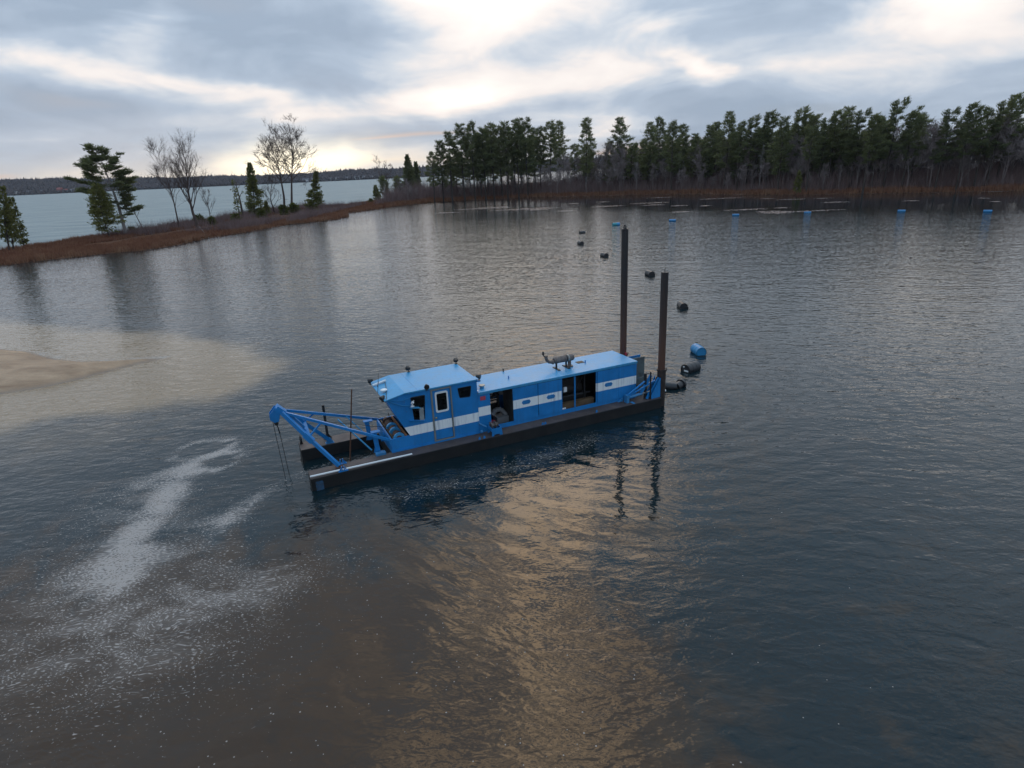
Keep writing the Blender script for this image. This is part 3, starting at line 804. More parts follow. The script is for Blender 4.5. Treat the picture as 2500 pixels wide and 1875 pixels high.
# ---- leafless trees along the far wood
bare_kinds = [make(bare_tree(300 + k, 13.0, None, 0.14, f, sp, 4, 4, 0.052, 0.8, 7, fl + 4, 0.25), 'twig', 'twig') for k, (f, sp, fl) in enumerate([(0.30, 0.50, 8), (0.42, 0.55, 7), (0.25, 0.42, 9), (0.5, 0.6, 6), (0.35, 0.38, 8)])]
pale_kinds = [make(bare_tree(350 + k, 12.0, None, 0.13, 0.45, 0.35, 3, 3, 0.034, 0.8, 4, 6, 0.2), 'pale_twig', 'pale_twig') for k in range(2)]
for off, s0, s1, step, h0, h1 in ((6, 4, 50, 3.6, 4.0, 8.0), (12, 10, 56, 4.2, 5.0, 9.5), (6, 46, 400, 5.2, 4.5, 10.0), (9.5, 56, 400, 4.0, 6.5, 13.5), (14, 70, 400, 4.4, 8.5, 15.0), (20, 82, 400, 5.4, 10, 14.5), (28, 92, 400, 7.0, 11, 15)):
    s = s0
    while s < min(s1, elen[-1]):
        p = along_edge(s, off + rnd.uniform(-2.2, 2.2))
        hf = rnd.uniform(h0, h1)
        if p[0] > 104:
            hf = hf + (rnd.uniform(10.5, 15.5) - hf) * float(smooth(104, 114, p[0]))
        pale = off < 15 and rnd.random() < 0.16
        if pale:
            plant_tree('birch_tree', rnd.choice(pale_kinds), (p[0], p[1], gz(p[0], p[1]) - 0.1), rnd.uniform(0, 6.28), hf / 12 * 0.9, hf / 12,
                       label='pale slender leafless birch standing among grey saplings at the far wood edge', cat='birch tree', group='pale birches along the far wood edge')
        else:
            q = p[0] > 104
            plant_tree('bare_tree', rnd.choice(bare_kinds), (p[0], p[1], gz(p[0], p[1]) - 0.1), rnd.uniform(0, 6.28), hf / 13 * rnd.uniform(1.1, 1.45), hf / 13,
                       label='leafless purplish grey tree of the tall bare thicket at the right end of the wood' if q else 'leafless grey brown tree in the crowded front row of the far wood',
                       cat='bare tree', group='bare trees of the right-hand thicket' if q else 'bare trees in front of the far pines')
        s += step * rnd.uniform(0.65, 1.35)
dp = along_edge(112, 16)
tag(plant_tree('dead_snag', make(bare_tree(371, 22.0, None, 0.16, 0.55, 0.5, 2, 3, 0.03, 0.3, 2, 4, 0.12), 'twig', 'pale_twig'), (54.5, 246.0, 1.0), 0.4, 1.0, 1.04), 'dead grey snag with broken limbs poking above the far pines', 'dead tree')
yp = along_edge(146, 6)
plant_tree('young_conifer', make(cedar_tree(402, 7.0, 1.5, 0.05, 0.08, 90, None, 0.8, 1.3), 'bark', 'cedar'), (84.5, 181.0, 0.5), 0, 0.8, 0.9, label='small yellow-green conifer at the water edge before the bare trees', cat='conifer')

# ---- the trees of the peninsula, one by one
SP = np.array
def cam_side(x, y):
    n = unit(np.array([x, y, 0.0]))
    return np.array([n[1], -n[0], 0.0])
def side_trunk(x, y, offs):
    """trunk polyline from (sideways, height) pairs seen from the lagoon"""
    sd = cam_side(x, y)
    return [tuple(sd * a + np.array([0, 0, h])) for a, h in offs]
def spot(name, pair, mats, xy, label, cat):
    e = plant_tree(name, make(pair, *mats), (xy[0], xy[1], gz(*xy) - 0.15), 0, 1.0, label=label, cat=cat)
    return e
xy = (-90.0, 112.5)
spot('cedar_tree', cedar_tree(1, 11.4, 1.9, 0.22, 0.15, 130, side_trunk(*xy, [(0, -0.3), (0.6, 4.8), (1.9, 11.4)])), ('bark', 'cedar'), xy, 'tallest cedar of the clump cut off by the left edge', 'cedar tree')
xy = (-90.4, 114.0)
spot('cedar_tree', cedar_tree(2, 9.6, 2.0, 0.2, 0.14, 120, side_trunk(*xy, [(0, -0.3), (0.6, 4), (1.6, 9.6)])), ('bark', 'cedar'), xy, 'middle cedar with two bare lower trunks in the left edge clump', 'cedar tree')
xy = (-91.6, 118.4)
spot('cedar_tree', cedar_tree(3, 9.4, 1.5, 0.12, 0.12, 100, side_trunk(*xy, [(0, -0.3), (0.2, 4.8), (0.35, 9.4)])), ('bark', 'cedar'), xy, 'leaning slim cedar on the right of the left edge clump', 'cedar tree')
xy = (-84.06, 132.7)
spot('cedar_tree', cedar_tree(4, 11.0, 3.3, 0.13, 0.17, 210, side_trunk(*xy, [(0, -0.3), (-0.26, 4.1), (-0.22, 8.6), (-0.05, 11.0)]), 0.55), ('bark', 'cedar'), xy, 'bushy olive cedar in front of the leaning pine', 'cedar tree')
xy = (-84.88, 139.93)
tp = side_trunk(*xy, [(0, -0.3), (0, 3.3), (-0.1, 6.7), (-0.46, 10.7), (-0.76, 13.0), (-1.2, 16.3), (-1.55, 18.4)])
sdv = cam_side(*xy)
spot('pine_tree', pine_tree(55, 18.4, 0.22, 6.0, tuple(-0.18 * sdv[:2]), tp, 0.40, 76, 3.0, 0.95, tuple(sdv[:2]), 0.55), ('pale_twig', 'pine'), xy, 'windswept leaning pine with long tiered limbs on the peninsula', 'pine tree')
xy = (-93.74, 162.79)
spot('bare_tree', bare_tree(21, 7.6, side_trunk(*xy, [(0, -0.3), (-1.0, 4), (-1.95, 7.4)]), 0.15, 0.5, 0.5, 3, 3, 0.022, 0.6, 4, 5), ('dark_twig', 'dark_twig'), xy, 'thin leaning leafless trunk right behind the windswept pine', 'bare tree')
xy = (-79.81, 153.55)
spot('bare_tree', bare_tree(22, 16.3, side_trunk(*xy, [(0, -0.3), (0.08, 5.8), (0, 8.9), (-0.32, 11.9), (-0.8, 14.0)]), 0.21, 0.36, 0.62, 5, 4, 0.022, 1.0, 4, 10, 0.24), ('dark_twig', 'dark_twig'), xy, 'slim leafless tree left of the broad fan-shaped bare tree', 'bare tree')
xy = (-73.67, 150.7)
spot('bare_tree', bare_tree(23, 17.5, side_trunk(*xy, [(0, -0.3), (-0.62, 4.2), (-0.67, 8.7), (-0.19, 11.7), (0.1, 14.5)]), 0.40, 0.30, 0.66, 5, 6, 0.022, 1.1, 4, 14, 0.24), ('dark_twig', 'dark_twig'), xy, 'broad fan-shaped leafless tree with a pale leaning trunk', 'bare tree')
xy = (-88.48, 188.96)
spot('bare_tree', bare_tree(24, 9.8, None, 0.14, 0.25, 0.5, 4, 4, 0.026, 0.7, 5, 10), ('dark_twig', 'dark_twig'), xy, 'small twiggy leafless tree right of the fan-shaped bare tree', 'bare tree')
xy = (-72.45, 172.12)
spot('cedar_tree', cedar_tree(6, 11.2, 1.25, 0.15, 0.14, 80, None, 0.5, 1.0, 0.55), ('bark', 'cedar'), xy, 'sparse half dead cedar left of the tall narrow cedar', 'cedar tree')
xy = (-74.2, 178.5)
spot('dead_snag', bare_tree(25, 11.0, side_trunk(*xy, [(0, -0.3), (0.1, 5), (-0.2, 10.3)]), 0.42, 0.6, 0.8, 3, 3, 0.03, 0.4, 2, 3), ('dark_twig', 'dark_twig'), xy, 'thick broken trunk with crooked limb beside the sparse cedar', 'dead tree')
xy = (-75.99, 191.37)
spot('cedar_tree', cedar_tree(7, 15.4, 3.2, 0.05, 0.20, 330, side_trunk(*xy, [(0, -0.3), (1.07, 8.3), (1.2, 15.4)]), 0.62, 1.15), ('bark', 'cedar'), xy, 'tall narrow dense cedar in the middle of the peninsula', 'cedar tree')
xy = (-74.83, 199.61)
spot('young_spruce', cedar_tree(8, 4.3, 1.9, 0.02, 0.07, 90, None, 1.0, 1.2), ('bark', 'cedar'), xy, 'little dark spruce at the right foot of the tall narrow cedar', 'spruce tree')
xy = (-73.71, 202.69)
spot('bare_tree', bare_tree(26, 12.3, None, 0.24, 0.2, 0.8, 4, 5, 0.03, 0.75, 6, 10), ('dark_twig', 'dark_twig'), xy, 'spreading leafless tree between tall cedar and twin maples', 'bare tree')
xy = (-73.1, 209.6)
spot('maple_tree', bare_tree(27, 22.4, side_trunk(*xy, [(0, -0.3), (0.65, 5.3), (0.55, 11), (0.34, 14.6), (0.2, 19.0)]), 0.46, 0.48, 0.9, 5, 6, 0.036, 0.6, 7, 13, 0.17), ('dark_twig', 'dark_twig'), xy, 'left one of the twin tall bare maples before the sunset glow', 'maple tree')
xy = (-70.05, 207.5)
spot('maple_tree', bare_tree(28, 24.2, side_trunk(*xy, [(0, -0.3), (1.33, 8.5), (2.63, 15.6), (3.75, 20.2)]), 0.48, 0.50, 0.9, 5, 6, 0.036, 0.6, 7, 15, 0.17), ('dark_twig', 'dark_twig'), xy, 'right one of the twin tall bare maples, with rounded crown', 'maple tree')
xy = (-60.46, 197.68)
spot('cedar_tree', cedar_tree(9, 12.8, 3.3, 0.06, 0.18, 250, side_trunk(*xy, [(0, -0.3), (1.6, 5.5), (3.1, 12.4)]), 0.95, 1.2), ('bark', 'cedar'), xy, 'broad cone-shaped cedar near the right end of the peninsula', 'cedar tree')
xy = (-53.85, 268.94)
spot('cedar_tree', cedar_tree(10, 6.6, 2.2, 0.05, 0.1, 110, None, 0.6, 1.3), ('bark', 'cedar'), xy, 'small round cedar where the narrow strip meets the wood', 'cedar tree')
xy = (-50.93, 277.4)
spot('pine_tree', pine_tree(57, 9.6, 0.18, 2.6, None, side_trunk(*xy, [(0, -0.3), (-0.6, 4), (-1.6, 9.6)]), 0.12, 40, 1.2, 1.2), ('bark', 'pine'), xy, 'young leaning pine beside the small round cedar', 'pine tree')
xy = (-51.76, 290.4)
spot('willow_tree', bare_tree(29, 16.0, side_trunk(*xy, [(0, -0.3), (-1.2, 6), (-3.4, 13.5)]), 0.26, 0.25, 0.7, 4, 5, 0.045, 0.5, 6, 11), ('dark_twig', 'dark_twig'), xy, 'drooping leafless willow above the young leaning pine', 'willow tree')
xy = (-47.3, 286.0)
spot('pine_tree', pine_tree(58, 9.5, 0.15, 2.4, None, None, 0.12, 40, 1.2, 1.2), ('bark', 'pine'), xy, 'small pine between the willow and the dark conical spruce', 'pine tree')
xy = (-43.13, 294.5)
spot('spruce_tree', cedar_tree(11, 18.8, 4.6, 0.10, 0.22, 330, None, 0.85, 1.7), ('bark', 'pine'), xy, 'dark conical spruce, the taller of two beyond the strip', 'spruce tree')
xy = (-40.31, 300.68)
spot('spruce_tree', cedar_tree(12, 15.6, 3.4, 0.08, 0.2, 260, None, 0.8, 1.7), ('bark', 'pine'), xy, 'dark conical spruce, the shorter of two beyond the strip', 'spruce tree')
def pole_mesh(name, a, b, r0, r1, mat):
    t_ = TB()
    t_.limb([a, (np.asarray(a) + np.asarray(b)) / 2, b], r0, r1, 6)
    return t_.mesh(name, M[mat])
tag(obj('fallen_branch', pole_mesh('fallen_branch', (-60.6, 127.2, 0.05), (-69.9, 143.4, 1.3), 0.07, 0.05, 'pale_twig')), 'pale bare stick slanting from the bank into the lagoon', 'branch')
# low green junipers
for (x, y), s, lab in (((-80.6, 166.0), 1.0, 'green juniper right of the windswept pine'), ((-86.6, 145.5), 0.6, 'tiny green juniper at the foot of the windswept pine'), ((-75.8, 163.0), 0.8, 'dark green juniper behind the pale leaning trunk'),
                     ((-71.5, 168.0), 0.9, 'low green juniper left of the sparse cedar'), ((-68.5, 196.0), 1.15, 'olive juniper below the twin maples'), ((-66.0, 199.0), 1.2, 'dark juniper between twin maples and cone-shaped cedar'),
                     ((-70.5, 183.0), 0.9, 'low juniper at the foot of the tall narrow cedar'), ((-53.5, 255.0), 0.7, 'lone round shrub on the narrow strip')):
    e = plant_tree('juniper_bush', make(cedar_tree(int(s * 100) + 500 + int(-x), 2.6, 1.7, 0.02, 0.05, 60, None, 0.4, 1.2), 'bark', 'shrub_green'), (x, y, gz(x, y) - 0.1), 0, s * 1.1, s * 0.95, label=lab, cat='bush')

# ---- reeds, brown scrub, far woods: uncountable ground cover
def blades(name, pts, h, w, lean, mat, label, seed, tint=None, per=3):
    rg = np.random.default_rng(seed)
    n = len(pts)
    P = np.repeat(pts, per, 0)
    H_ = np.repeat(h, per) * rg.uniform(0.6, 1.15, n * per)
    a = rg.uniform(0, 6.28, n * per)
    S = np.stack([np.cos(a), np.sin(a), a * 0], 1) * w
    b = rg.uniform(0, 6.28, n * per)
    ln = rg.uniform(0.05, lean, n * per) * H_
    top = P + np.stack([np.cos(b) * ln, np.sin(b) * ln, H_], 1)
    J = np.concatenate([rg.normal(0, 0.16, (n * per, 2)), np.zeros((n * per, 1))], 1)
    V = np.stack([P + J - S, P + J + S, top + J], 1).reshape(-1, 3)
    F = np.arange(len(V)).reshape(-1, 3)
    tt = np.repeat((np.repeat(tint, per) if tint is not None else 0.5) + rg.normal(0, 0.18, n * per), 3)
    me = mesh_np(name, V, F, M[mat], np.clip(tt, 0, 1))
    return tag(obj(name, me), label, kind='stuff')
rg = np.random.default_rng(5)
def scatter(n, box, cond):
    x = rg.uniform(box[0], box[1], n)
    y = rg.uniform(box[2], box[3], n)
    d = sdist(x, y, LAND)
    k = cond(x, y, d)
    return x[k], y[k], d[k]
def ground_pts(x, y):
    return np.stack([x, y, ground_z(x, y) - 0.05], 1)
x1, y1, d1 = scatter(260000, (-130, -20, 85, 300), lambda x, y, d: (d + 0.7 * wob(x, y, 0.9, 61) > 0.05) & (d > -0.7) & (d < 14) & (y < 290))
pat = 0.5 + 0.5 * wob(x1, y1, 0.35, 21)
keep = rg.uniform(0, 1, len(x1)) < 0.85
x1, y1, d1, pat = x1[keep], y1[keep], d1[keep], pat[keep]
nearw = np.exp(-np.abs(d1) / 1.8)
blades('reeds', ground_pts(x1, y1), 0.50 + 0.75 * pat * nearw + 0.30 * rg.uniform(0, 1, len(x1)), 0.06, 0.5, 'reed', 'rusty brown reeds and sedge covering the peninsula', 31, np.clip(0.15 + 0.75 * nearw * pat, 0, 1), 3)
x2, y2, d2 = scatter(200000, (-45, 190, 110, 300), lambda x, y, d: (d + 0.9 * wob(x, y, 0.7, 62) > 0.2) & (d > -0.7) & (d < 8) & (y < 290))
pat2 = 0.5 + 0.5 * wob(x2, y2, 0.22, 22)
blades('reeds', ground_pts(x2, y2), 1.0 + 0.8 * pat2, 0.09, 0.35, 'reed', 'rusty red reeds in a band along the foot of the far wood', 32, np.clip(0.12 + 0.6 * pat2 * np.exp(-d2 / 3.5), 0, 1), 3)
x3, y3, d3 = scatter(170000, (-45, 215, 100, 300), lambda x, y, d: (d > 5.0) & (d < 32) & (rg.uniform(0, 1, len(d)) < 0.75))
blades('scrub', ground_pts(x3, y3), 2.2 + 6.6 * (0.5 + 0.5 * wob(x3, y3, 0.25, 23)) * np.clip(d3 / 9, 0.2, 1), 0.06, 0.55, 'scrub', 'leafless brown scrub under the trees of the far wood', 33, 0.5 + 0.4 * wob(x3, y3, 0.3, 24), 3)
x4, y4, d4 = scatter(110000, (-125, -52, 100, 240), lambda x, y, d: (d > 2.2) & (d < 14) & (wob(x, y, 0.28, 25) > -0.35) & (y > 138))
blades('scrub', ground_pts(x4, y4), (0.8 + 2.6 * rg.uniform(0, 1, len(x4)) ** 2) * (0.7 + 0.6 * np.clip(wob(x4, y4, 0.35, 41), 0, 1)), 0.04, 0.6, 'scrub', 'purplish brown scrub among the peninsula trees', 34, 0.5 + 0.4 * wob(x4, y4, 0.3, 26), 3)
# deep wood behind the counted trees
x5, y5, d5 = scatter(80000, (10, 300, 100, 330), lambda x, y, d: (d > 38) & (d < 62))
blades('woods', ground_pts(x5, y5), (4.0 + 9.5 * rg.uniform(0, 1, len(x5)) ** 0.8) * smooth(8, 55, x5), 0.16, 0.22, 'farwood', 'dim mass of trunks and twigs deep in the far wood', 35, 0.4 + 0.3 * wob(x5, y5, 0.2, 27), 2)
# wooded cover of the far hills
n = 26000
hx, hy = rg.uniform(-2300, 1500, n), rg.uniform(2150, 2480, n)
hzv = hill_z(hx, hy)
kp = hzv > 1.2
hx, hy, hzv = hx[kp], hy[kp], hzv[kp]
hh = rg.uniform(6, 12, len(hx))
r_ = rg.uniform(3.0, 6.0, len(hx))
conif = rg.uniform(0, 1, len(hx)) < 0.16
hh = np.where(conif, hh * 1.5, hh)
r_ = np.where(conif, r_ * 0.6, r_)
ang = np.arange(5) * 2 * np.pi / 5
ringv = np.stack([hx[:, None] + r_[:, None] * np.cos(ang), hy[:, None] + r_[:, None] * np.sin(ang), np.repeat((hzv + hh * 0.35)[:, None], 5, 1)], 2)
V = np.concatenate([np.stack([hx, hy, hzv - 2], 1)[:, None], ringv, np.stack([hx + rg.normal(0, 1, len(hx)), hy, hzv + hh], 1)[:, None]], 1)
b7 = np.arange(len(hx))[:, None] * 7
F = np.concatenate([np.stack([b7[:, 0] * 1 + 0, b7[:, 0] + 1 + (k + 1) % 5, b7[:, 0] + 1 + k], 1) for k in range(5)] + [np.stack([b7[:, 0] + 6, b7[:, 0] + 1 + k, b7[:, 0] + 1 + (k + 1) % 5], 1) for k in range(5)])
tag(obj('far_woods', mesh_np('far_woods', V.reshape(-1, 3), F, M['farwood'], np.repeat(np.where(conif, 0.1, rg.uniform(0.2, 1, len(hx))), 7))), 'tree cover on the hills across the lake', kind='stuff')
# floating lily pads in drifts off the far shore
lv, lf = [], []
for cx, cy, a_, b_ in LILY:
    for k in range(int(34 + a_ * b_ * 9)):
        q, rr_ = rg.uniform(0, 6.28), rg.uniform(0, 1) ** 0.6
        px_, py_ = cx + a_ * 1.05 * rr_ * math.cos(q) + rg.normal(0, .3), cy + b_ * 0.8 * rr_ * math.sin(q) + rg.normal(0, .15)
        r0_ = rg.uniform(0.12, 0.26)
        bb = len(lv)
        for j in range(6):
            lv.append((px_ + r0_ * math.cos(j * 1.047 + q), py_ + r0_ * math.sin(j * 1.047 + q), 0.012 + 0.012 * rg.uniform()))
        lf += [(bb, bb + 1, bb + 2), (bb, bb + 2, bb + 3), (bb, bb + 3, bb + 4), (bb, bb + 4, bb + 5)]
tag(obj('lily_pads', mesh_np('lily_pads', lv, lf, M['lily'])), 'drifts of withered lily pads floating off the far wood', kind='stuff')

# ------------------------------------------------------------------ hard-surface mesh builder (boat axes: u along, v across, w up)
class MB:
    def __init__(self):
        self.v, self.f, self.mi, self.sm = [], [], [], []
    def face(self, pts, mi=0, sm=False):
        b = len(self.v)
        self.v += [tuple(p) for p in pts]
        self.f.append(tuple(range(b, b + len(pts))))
        self.mi.append(mi)
        self.sm.append(sm)
    def hexa(self, c, mi=0):
        """c: 8 corners, bottom ring 0-3 then top ring 4-7"""
        b = len(self.v)
        self.v += [tuple(p) for p in c]
        for q in ((3, 2, 1, 0), (4, 5, 6, 7), (0, 1, 5, 4), (1, 2, 6, 5), (2, 3, 7, 6), (3, 0, 4, 7)):
            self.f.append(tuple(b + i for i in q))
            self.mi.append(mi)
            self.sm.append(False)
        return self
    def box(self, u0, u1, v0, v1, w0, w1, mi=0):
        return self.hexa([(u0, v0, w0), (u1, v0, w0), (u1, v1, w0), (u0, v1, w0), (u0, v0, w1), (u1, v0, w1), (u1, v1, w1), (u0, v1, w1)], mi)
    def beam(self, p, q, wd, ht, mi=0, up=(0, 0, 1)):
        p, q = np.asarray(p, float), np.asarray(q, float)
        d = unit(q - p)
        s = unit(np.cross(d, up))
        n = np.cross(s, d)
        s, n = s * wd / 2, n * ht / 2
        return self.hexa([p - s - n, q - s - n, q + s - n, p + s - n, p - s + n, q - s + n, q + s + n, p + s + n], mi)
    def cyl(self, p, q, r, r2=None, n=14, mi=0, cap=True, cmi=None):
        p, q = np.asarray(p, float), np.asarray(q, float)
        r2 = r if r2 is None else r2
        d = unit(q - p)
        a = unit(np.cross(d, (0.2, 0.3, 0.93) if abs(d[2]) < 0.9 else (1, 0, 0)))
        c = np.cross(d, a)
        A = [p + r * (math.cos(t_) * a + math.sin(t_) * c) for t_ in np.arange(n) * 2 * math.pi / n]
        B = [q + r2 * (math.cos(t_) * a + math.sin(t_) * c) for t_ in np.arange(n) * 2 * math.pi / n]
        b = len(self.v)
        self.v += [tuple(x) for x in A + B]
        for i in range(n):
            j = (i + 1) % n
            self.f.append((b + i, b + j, b + n + j, b + n + i))
            self.mi.append(mi)
            self.sm.append(True)
        if cap:
            self.face(A[::-1], mi if cmi is None else cmi)
            self.face(B, mi if cmi is None else cmi)
        return self
    def tube(self, pts, r, n=8, mi=0):
        for a, b in zip(pts[:-1], pts[1:]):
            self.cyl(a, b, r, n=n, mi=mi)
        return self
    def ball(self, c, r, mi=0, sz=1.0, n=10):
        c = np.asarray(c, float)
        b = len(self.v)
        m_ = n // 2
        for i in range(m_ + 1):
            ph = math.pi * i / m_
            for j in range(n):
                t_ = 2 * math.pi * j / n
                self.v.append((c[0] + r * math.sin(ph) * math.cos(t_), c[1] + r * math.sin(ph) * math.sin(t_), c[2] + r * sz * math.cos(ph)))
        for i in range(m_):
            for j in range(n):
                k = (j + 1) % n
                self.f.append((b + i * n + j, b + (i + 1) * n + j, b + (i + 1) * n + k, b + i * n + k))
                self.mi.append(mi)
                self.sm.append(True)
        return self
    def plate(self, outer, f0, f1, holes=(), mi=0, emi=None):
        """2D outline with holes, given thickness between the maps f0 (front) and f1 (back)"""
        loops = [outer] + list(holes)
        pts = [p for lp in loops for p in lp]
        tri = tessellate_polygon([[Vector((p[0], p[1], 0)) for p in lp] for lp in loops])
        for t_ in tri:
            self.face([f0(*pts[i]) for i in t_], mi)
            self.face([f1(*pts[i]) for i in t_[::-1]], mi if emi is None else emi)
        for lp in loops:
            for a, b in zip(lp, lp[1:] + lp[:1]):
                self.face([f0(*a), f0(*b), f1(*b), f1(*a)], mi if emi is None else emi)
        return self
    def plate_v(self, outer, v0, v1, holes=(), mi=0, emi=None):
        return self.plate(outer, lambda a, b: (a, v0, b), lambda a, b: (a, v1, b), holes, mi, emi)
    def plate_u(self, outer, u0, u1, holes=(), mi=0, emi=None):
        return self.plate(outer, lambda a, b: (u0, a, b), lambda a, b: (u1, a, b), holes, mi, emi)
    def build(self, name, mats, parent=None, label=None, bevel=0.0):
        me = bpy.data.meshes.new(name)
        me.from_pydata(self.v, [], self.f)
        for m_ in (mats if isinstance(mats, (list, tuple)) else [mats]):
            me.materials.append(m_)
        me.polygons.foreach_set('material_index', self.mi)
        me.polygons.foreach_set('use_smooth', self.sm)
        bm = bmesh.new()
        bm.from_mesh(me)
        bmesh.ops.remove_doubles(bm, verts=bm.verts, dist=1e-5) if bevel else None
        bmesh.ops.recalc_face_normals(bm, faces=bm.faces)
        bm.to_mesh(me)
        bm.free()
        me.update()
        o = obj(name, me, parent)
        if bevel:
            bv = o.modifiers.new('edge', 'BEVEL')
            bv.width = bevel
            bv.segments = 2
            bv.limit_method = 'ANGLE'
        if label:
            o['label'] = label
        return o
def rrect(x0, x1, y0, y1, r, n=3):
    pts = []
    for cx, cy, a0 in ((x1 - r, y1 - r, 0), (x0 + r, y1 - r, 90), (x0 + r, y0 + r, 180), (x1 - r, y0 + r, 270)):
        for k in range(n + 1):
            a = R(a0 + 90 * k / n)
            pts.append((cx + r * math.cos(a), cy + r * math.sin(a)))
    return pts
def rpoly(pts, r, n=3):
    """polygon with rounded corners"""
    out_ = []
    m_ = len(pts)
    for i in range(m_):
        p = np.asarray(pts[i], float)
        a = p + unit(np.asarray(pts[i - 1], float) - p) * r
        b = p + unit(np.asarray(pts[(i + 1) % m_], float) - p) * r
        for k in range(n + 1):
            t_ = k / n
            q = (1 - t_) ** 2 * a + 2 * t_ * (1 - t_) * p + t_ * t_ * b
            out_.append((float(q[0]), float(q[1])))
    return out_

# ------------------------------------------------------------------ boat paint
BLUE = (0.010, 0.190, 0.500)
WHITE = (0.80, 0.83, 0.84)
def paint(name, band=None, col=BLUE, rough=0.42, scale=1.0):
    """gloss paint, weathered; band = (low, high) of the white stripe above the water"""
    m, t, out = new_mat(name)
    P = t.node('ShaderNodeTexCoord', out=3)
    n = t.noise(P, 1.4, 6.0, 0.62, 0.4)
    c = t.mix(t.mapr(n, 0.3, 0.7), tuple(x * 0.86 for x in col), tuple(x * 1.12 for x in col))
    if band:
        s = t.n.new('ShaderNodeSeparateXYZ')
        t.put(s, 0, P)
        w = t.m('ADD', s.outputs[2], t.m('MULTIPLY', s.outputs[0], 0.004))
        k = t.m('MULTIPLY', t.m('GREATER_THAN', w, band[0]), t.m('LESS_THAN', w, band[1]))
        c = t.mix(k, c, WHITE)
    # rain streaks and grime
    st = t.noise(t.mapping(P, scale=(9.0, 9.0, 0.7)), 1.0, 4.0, 0.6)
    c = t.mix(t.m('MULTIPLY', t.mapr(st, 0.50, 0.72), 0.42), c, tuple(x * 0.55 + 0.02 for x in col))
    sp = t.noise(t.v('ADD', P, (3, 7, 2)), 5.0, 8.0, 0.72)
    c = t.mix(t.m('MULTIPLY', t.mapr(sp, 0.635, 0.72), 0.6), c, (0.10, 0.075, 0.06))
    b = t.n.new('ShaderNodeBump')
    t.put(b, 'Strength', 0.5)
    t.put(b, 'Distance', 0.012)
    t.put(b, 'Height', t.noise(P, 2.2, 3.0, 0.5))
    p = t.n.new('ShaderNodeBsdfPrincipled')
    t.put(p, 'Base Color', c)
    t.put(p, 'Roughness', t.mapr(n, 0.3, 0.7, rough - 0.06, rough + 0.10))
    t.l.new(b.outputs[0], p.inputs['Normal'])
    t.l.new(p.outputs[0], out.inputs[0])
    return m
M['blue'] = paint('blue_paint')
M['roof'] = paint('roof_paint', None, (0.050, 0.300, 0.560), 0.36)
M['cab'] = paint('striped_cabin_paint', (1.375, 1.745))
M['eng'] = paint('striped_house_paint', (1.560, 1.935))
M['white'] = simple('white_paint', (0.72, 0.74, 0.75), 0.4, var=0.05)
M['alu'] = simple('grey_aluminium', (0.30, 0.31, 0.30), 0.45, 0.6, var=0.12)
M['grey'] = simple('grey_panel', (0.26, 0.29, 0.30), 0.5, var=0.15)
M['black'] = simple('black_steel', (0.012, 0.013, 0.015), 0.5, var=0.3)
M['hull'] = simple('hull_black', (0.013, 0.013, 0.014), 0.5, var=0.3, scale=1.2, dirt=(0.036, 0.028, 0.024), dirt_amt=0.2, bump=0.006, bscale=4)
M['deck'] = simple('deck_steel', (0.070, 0.053, 0.050), 0.62, var=0.25, scale=1.1, dirt=(0.115, 0.085, 0.070), dirt_amt=0.4, bump=0.004, bscale=30)
M['rust'] = simple('rusty_steel', (0.105, 0.047, 0.026), 0.75, var=0.35, scale=2.2, dirt=(0.05, 0.03, 0.022), dirt_amt=0.5, bump=0.004)
M['rustbright'] = simple('bright_rust', (0.26, 0.105, 0.04), 0.8, var=0.35, scale=4.0)
M['muffler'] = simple('scorched_steel', (0.13, 0.105, 0.095), 0.6, 0.3, var=0.4, scale=3.0, dirt=(0.30, 0.28, 0.27), dirt_amt=0.3)
M['rubber'] = simple('black_plastic', (0.017, 0.019, 0.023), 0.38, var=0.2, scale=2.0, dirt=(0.05, 0.05, 0.05), dirt_amt=0.2)
M['drumblue'] = simple('blue_plastic', (0.018, 0.200, 0.420), 0.4, var=0.12, scale=2.0, dirt=(0.05, 0.10, 0.15), dirt_amt=0.15)
M['farblue'] = simple('dull_blue_plastic', (0.014, 0.150, 0.330), 0.5, var=0.15, scale=2.0)
M['drumteal'] = simple('teal_plastic', (0.02, 0.23, 0.28), 0.45, var=0.15, scale=2.0)
M['red'] = simple('red_sign', (0.42, 0.045, 0.075), 0.5, var=0.1)
M['cable'] = simple('wire_rope', (0.03, 0.027, 0.025), 0.6, var=0.2)
M['dark'] = simple('dark_interior', (0.022, 0.020, 0.019), 0.7, var=0.4, scale=2.5)
M['brass'] = simple('brass', (0.45, 0.36, 0.18), 0.3, 0.8)
M['yellowed'] = simple('oily_timber', (0.10, 0.062, 0.032), 0.7, var=0.4)
M['soft'] = simple('seat_grey', (0.16, 0.16, 0.165), 0.6)
def glass_mat():
    m, t, out = new_mat('dark_glass')
    g = t.node('ShaderNodeBsdfGlossy', Color=(0.9, 0.95, 1, 1), Roughness=0.03)
    tr = t.node('ShaderNodeBsdfTransparent', Color=(0.30, 0.34, 0.36, 1))
    fr = t.node('ShaderNodeFresnel', IOR=1.5)
    mx = t.n.new('ShaderNodeMixShader')
    t.put(mx, 0, fr)
    t.l.new(tr, mx.inputs[1])
    t.l.new(g, mx.inputs[2])
    t.l.new(mx.outputs[0], out.inputs[0])
    return m
M['glass'] = glass_mat()
